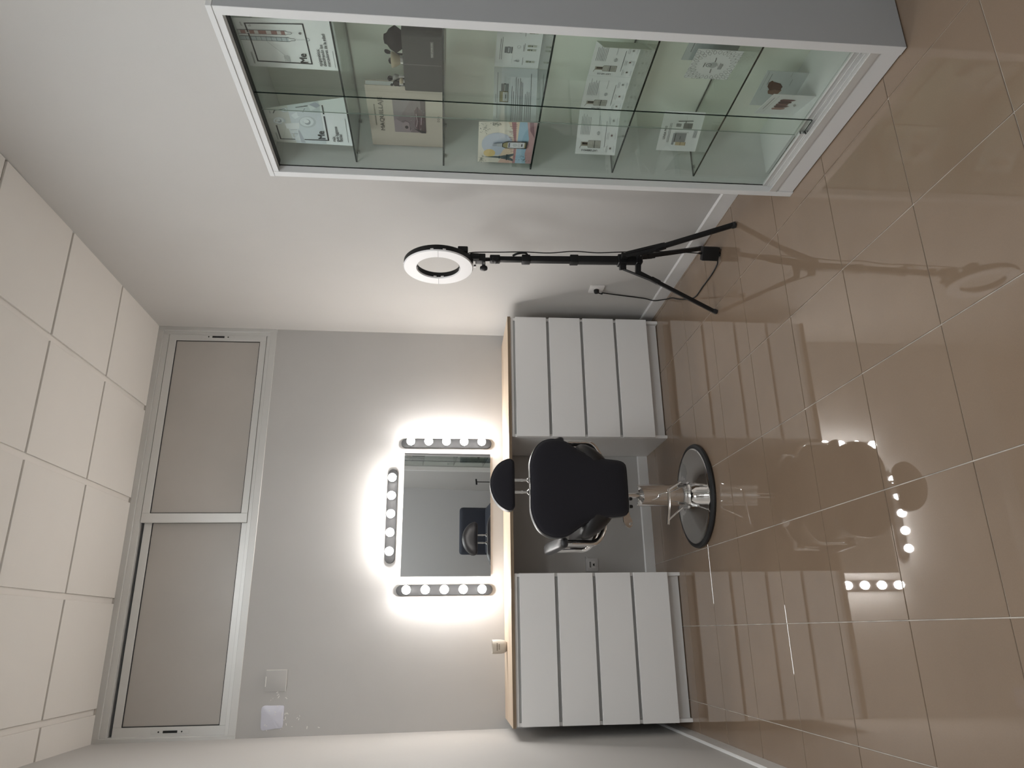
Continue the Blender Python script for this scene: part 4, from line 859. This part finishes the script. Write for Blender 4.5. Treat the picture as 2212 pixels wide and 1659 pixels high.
c = Card((2.171, -2.387, z0), (2.268, -2.510, z0), (2.268, -2.510, z0+hh), (2.171, -2.387, z0+hh)); c.body('page', M['paper'], lf); lait(c, '', 0.05); c.text('LAIT DERMO-S', 0.115, 0.46, 0.060, (40, 40, 42), rot=PI/2, bold=0.0002); c.prints()
c = Card((2.269, -2.5105, z0), (2.278, -2.670, z0), (2.278, -2.670, z0+hh), (2.269, -2.5105, z0+hh)); c.body('page', M['paper'], lf); lait(c, '', 0.05); c.text('LAIT S.R.', 0.105, 0.52, 0.034, (60, 60, 62), rot=PI/2, bold=0.0002); c.prints()
c = Card((2.278, -2.6705, z0), (2.276, -2.822, z0), (2.276, -2.822, z0+hh), (2.278, -2.6705, z0+hh)); c.body('page', M['paper'], lf); lait(c, '', 0.05); c.text('LAIT VIP O2', 0.105, 0.50, 0.046, (60, 60, 62), rot=PI/2, bold=0.0002); c.prints()
c = Card((2.276, -2.8225, z0), (2.168, -2.905, z0), (2.168, -2.905, z0+hh), (2.276, -2.8225, z0+hh)); c.body('page', pmat('sage paper', (0.52, 0.54, 0.46), 0.55), lf)
for bb in (0.90, 0.84, 0.78, 0.72): c.line([(0.15, bb), (0.85, bb-0.03)], 0.0014, (150, 152, 140))
c.shape([(0.55, 0.50), (0.85, 0.44), (0.80, 0.36), (0.62, 0.30), (0.50, 0.20), (0.48, 0.24), (0.58, 0.38)], (104, 100, 88)); c.prints()

# fifth shelf: petal-pattern card with a pale sheet behind, product card, clear sleeve
z0 = SZ[4]+0.0034
c = Card((2.253, -2.710, z0), (2.232, -2.858, z0), (2.232, -2.858, z0+0.152), (2.253, -2.710, z0+0.152)); o = c.body('greeting_card', M['paper'])
tag(o, 'square white card with grey petal pattern border, right half of the fifth shelf', 'card')
for ringr, n, sz, ph in ((0.060, 24, 0.017, 0.0), (0.075, 28, 0.018, 0.5), (0.090, 30, 0.018, 0.0), (0.104, 34, 0.018, 0.5)):
    for k in range(n):
        th = 2*PI*(k+ph)/n; px_, py_ = c.w/2+ringr*math.cos(th), c.h/2+ringr*math.sin(th); q = []
        for t_, w_ in ((0, 0), (0.3, 0.24), (0.6, 0.34), (0.9, 0.22), (1.15, 0), (0.9, -0.22), (0.6, -0.34), (0.3, -0.24)):
            q.append((px_+sz*(t_-0.3)*math.cos(th)-sz*w_*math.sin(th), py_+sz*(t_-0.3)*math.sin(th)+sz*w_*math.cos(th)))
        if 0.002 < px_ < c.w-0.002 and 0.002 < py_ < c.h-0.002: c.line([(min(0.993, max(0.007, x/c.w)), min(0.993, max(0.007, y/c.h))) for x, y in q], 0.0009, (120, 125, 123), True)
c.disc(0.50, 0.50, 0.013, (186, 190, 190)); c.ring(0.50, 0.60, 0.0085, 0.0016, (84, 86, 86), 20); c.line([(0.475, 0.60), (0.525, 0.60)], 0.0014, (84, 86, 86)); c.line([(0.43, 0.70), (0.57, 0.70)], 0.0022, (84, 86, 86)); c.line([(0.62, 0.50), (0.76, 0.52)], 0.0022, (84, 86, 86)); c.line([(0.24, 0.48), (0.38, 0.50)], 0.0022, (84, 86, 86)); c.lines(0.38, 0.60, 0.28, 0.37, 4, 0.0016, (110, 114, 114), 0.3); c.prints()
c = Card((2.284, -2.757, z0), (2.262, -2.960, z0), (2.262, -2.960, z0+0.172), (2.284, -2.757, z0+0.172)); o = c.body('leaflet', pmat('grey paper', (0.46, 0.49, 0.50), 0.55)); tag(o, 'pale grey leaflet with small print standing behind the petal-pattern card', 'leaflet')
c.rect(0, 0.999, 0.86, 0.999, (196, 200, 200)); c.line([(0.2, 0.89), (0.85, 0.89)], 0.0018, DG); c.lines(0.45, 0.95, 0.42, 0.54, 4, 0.0014, DG, 0.2); c.lines(0.45, 0.95, 0.14, 0.24, 4, 0.0014, DG, 0.2); c.prints()
c = Card((2.216, -2.372, z0), (2.282, -2.513, z0), (2.282, -2.513, z0+0.155), (2.216, -2.372, z0+0.155)); o = c.body('product_card', M['paper']); tag(o, 'white card showing grey and gold skincare boxes, left half of the fifth shelf', 'card')
c.text('LÍNEA PRO', 0.30, 0.855, 0.052, (66, 68, 70), bold=0.0002); c.lines(0.22, 0.70, 0.735, 0.80, 2, 0.0014, (96, 98, 98), 0)
c.rect(0.16, 0.46, 0.60, 0.66, (160, 162, 166)); c.rect(0.23, 0.47, 0.33, 0.62, (148, 150, 152)); c.rect(0.24, 0.45, 0.592, 0.606, (40, 42, 42)); c.rect(0.15, 0.235, 0.31, 0.56, (196, 178, 148)); c.rect(0.15, 0.235, 0.43, 0.44, (110, 92, 66)); c.line([(0.15, 0.31), (0.235, 0.31)], 0.0016, (150, 128, 96)); c.line([(0.31, 0.47), (0.38, 0.47)], 0.002, (70, 72, 72))
c.rect(0.47, 0.50, 0.29, 0.63, (208, 210, 210)); c.rect(0.58, 0.72, 0.24, 0.46, (122, 124, 122)); c.rect(0.62, 0.70, 0.52, 0.64, (150, 152, 152)); c.line([(0.76, 0.60), (0.78, 0.25)], 0.003, (96, 98, 98)); c.line([(0.76, 0.42), (0.72, 0.42)], 0.004, (120, 122, 122)); c.lines(0.36, 0.56, 0.08, 0.17, 4, 0.0012, G, 0.3); c.prints()
ps = MB(); N = 10; vs = []; fs = []
for j in range(N+1):
    for i in range(N+1):
        a, b_ = i/N, j/N; vs.append((2.150+0.012*a+0.018*math.sin(PI*b_), -2.335-0.085*a+0.010*math.sin(3*b_), z0+0.001+0.115*b_-0.020*a*b_))
for j in range(N):
    for i in range(N): q = j*(N+1)+i; fs.append((q, q+1, q+N+2, q+N+1))
o = ps.add(vs, fs).build('plastic_sleeve', M['acrylic'], origin=(2.19, -2.38, z0), smooth=True); tag(o, 'bent clear plastic sleeve in the left corner of the fifth shelf', 'sleeve')

# bottom: two shade cards
z0 = 0.1008
c = Card((2.239, -2.571, z0), (2.186, -2.728, z0), (2.186, -2.728, z0+0.150), (2.239, -2.571, z0+0.147)); o = c.body('shade_card', M['paper']); tag(o, 'white card with striped mauve-brown smears on the cabinet floor, front one', 'card')
c.line([(0.26, 0.90), (0.84, 0.90)], 0.002, (92, 88, 86)); c.line([(0.12, 0.83), (0.93, 0.83)], 0.0008, (150, 148, 146))
for k, cc in enumerate(((106, 72, 70), (78, 48, 46), (122, 84, 80), (92, 58, 54), (158, 126, 118))):
    a = 0.74-0.105*k; c.shape([(a-0.055, 0.68-0.02*(k % 2)), (a+0.01, 0.72), (a+0.055, 0.66), (a+0.05, 0.42), (a+0.03, 0.34+0.05*(k % 3)), (a-0.02, 0.40), (a-0.05, 0.46)], cc)
for k in range(3): a = 0.69-0.105*k; c.line([(a, 0.70), (a, 0.42)], 0.0022, (44, 26, 26))
c.shape([(0.44, 0.22), (0.54, 0.30), (0.60, 0.28), (0.52, 0.20)], (176, 174, 170)); c.prints()
c = Card((2.289, -2.557, z0), (2.298, -2.716, z0), (2.298, -2.716, z0+0.152), (2.289, -2.557, z0+0.152)); o = c.body('shade_card', pmat('misty paper', (0.60, 0.63, 0.63), 0.5)); tag(o, 'pale card with one brown cream dab, standing behind the striped shade card', 'card')
c.line([(0.45, 0.93), (0.97, 0.93)], 0.0008, G); c.line([(0.62, 0.84), (0.92, 0.84)], 0.0014, DG); c.line([(0.62, 0.30), (0.80, 0.30)], 0.0012, G); c.line([(0.86, 0.38), (0.99, 0.38)], 0.0008, G)
c.shape([(0.33, 0.52), (0.36, 0.70), (0.44, 0.74), (0.52, 0.72), (0.56, 0.50), (0.48, 0.42), (0.37, 0.46)], (124, 92, 72))
c.shape([(0.46, 0.70), (0.56, 0.80), (0.68, 0.82), (0.74, 0.76), (0.70, 0.70), (0.66, 0.52), (0.58, 0.44), (0.48, 0.46), (0.50, 0.58)], (84, 54, 40)); c.line([(0.70, 0.70), (0.66, 0.53), (0.58, 0.45), (0.49, 0.46)], 0.0022, (44, 24, 18)); c.line([(0.46, 0.70), (0.50, 0.60), (0.48, 0.47)], 0.0016, (44, 24, 18)); c.prints()

# ------------------------------------------------------------------ rear of the room, seen only in the mirror
nc = thing('waiting_chair', 'navy upholstered chair behind the camera, seen only in the mirror', 'chair', (1.69, -4.75, 0))
P = lambda x, y, z: (1.69+x, -4.75+y, z)
b = MB(); b.box(1.69-0.31, 1.69+0.31, -4.75-0.24, -4.75+0.27, 0.30, 0.44); b.build('seat', M['navy'], nc, bevel=0.05, segs=4)
b = MB(); b.box(1.69-0.31, 1.69+0.31, -4.75-0.33, -4.75-0.22, 0.32, 0.775); b.build('backrest', M['navy'], nc, bevel=0.05, segs=4)
for sx in (-1, 1):
    for sy in (-1, 1): MB().lathe([(0.014, 0.0), (0.022, 0.31)], P(sx*0.25, sy*0.2-0.03, 0), 12).build('leg', M['black'], nc, smooth=True)
tp = thing('pole_stand', 'thin black pole with T-shaped top near the glass cabinet, seen in the mirror', 'stand', (2.09, -3.62, 0))
MB().lathe([(0.0002, 0.0), (0.07, 0.0), (0.07, 0.008), (0.01, 0.014), (0.0002, 0.014)], (2.09, -3.62, 0), 24).build('base', M['black'], tp, smooth=True)
MB().tube([(2.09, -3.62, 0.008), (2.085, -3.62, 0.715)], 0.005, 10).build('pole', M['black'], tp, smooth=True)
MB().tube([(2.052, -3.62, 0.716), (2.118, -3.62, 0.722)], 0.010, 12).build('handle', M['black'], tp, smooth=True)
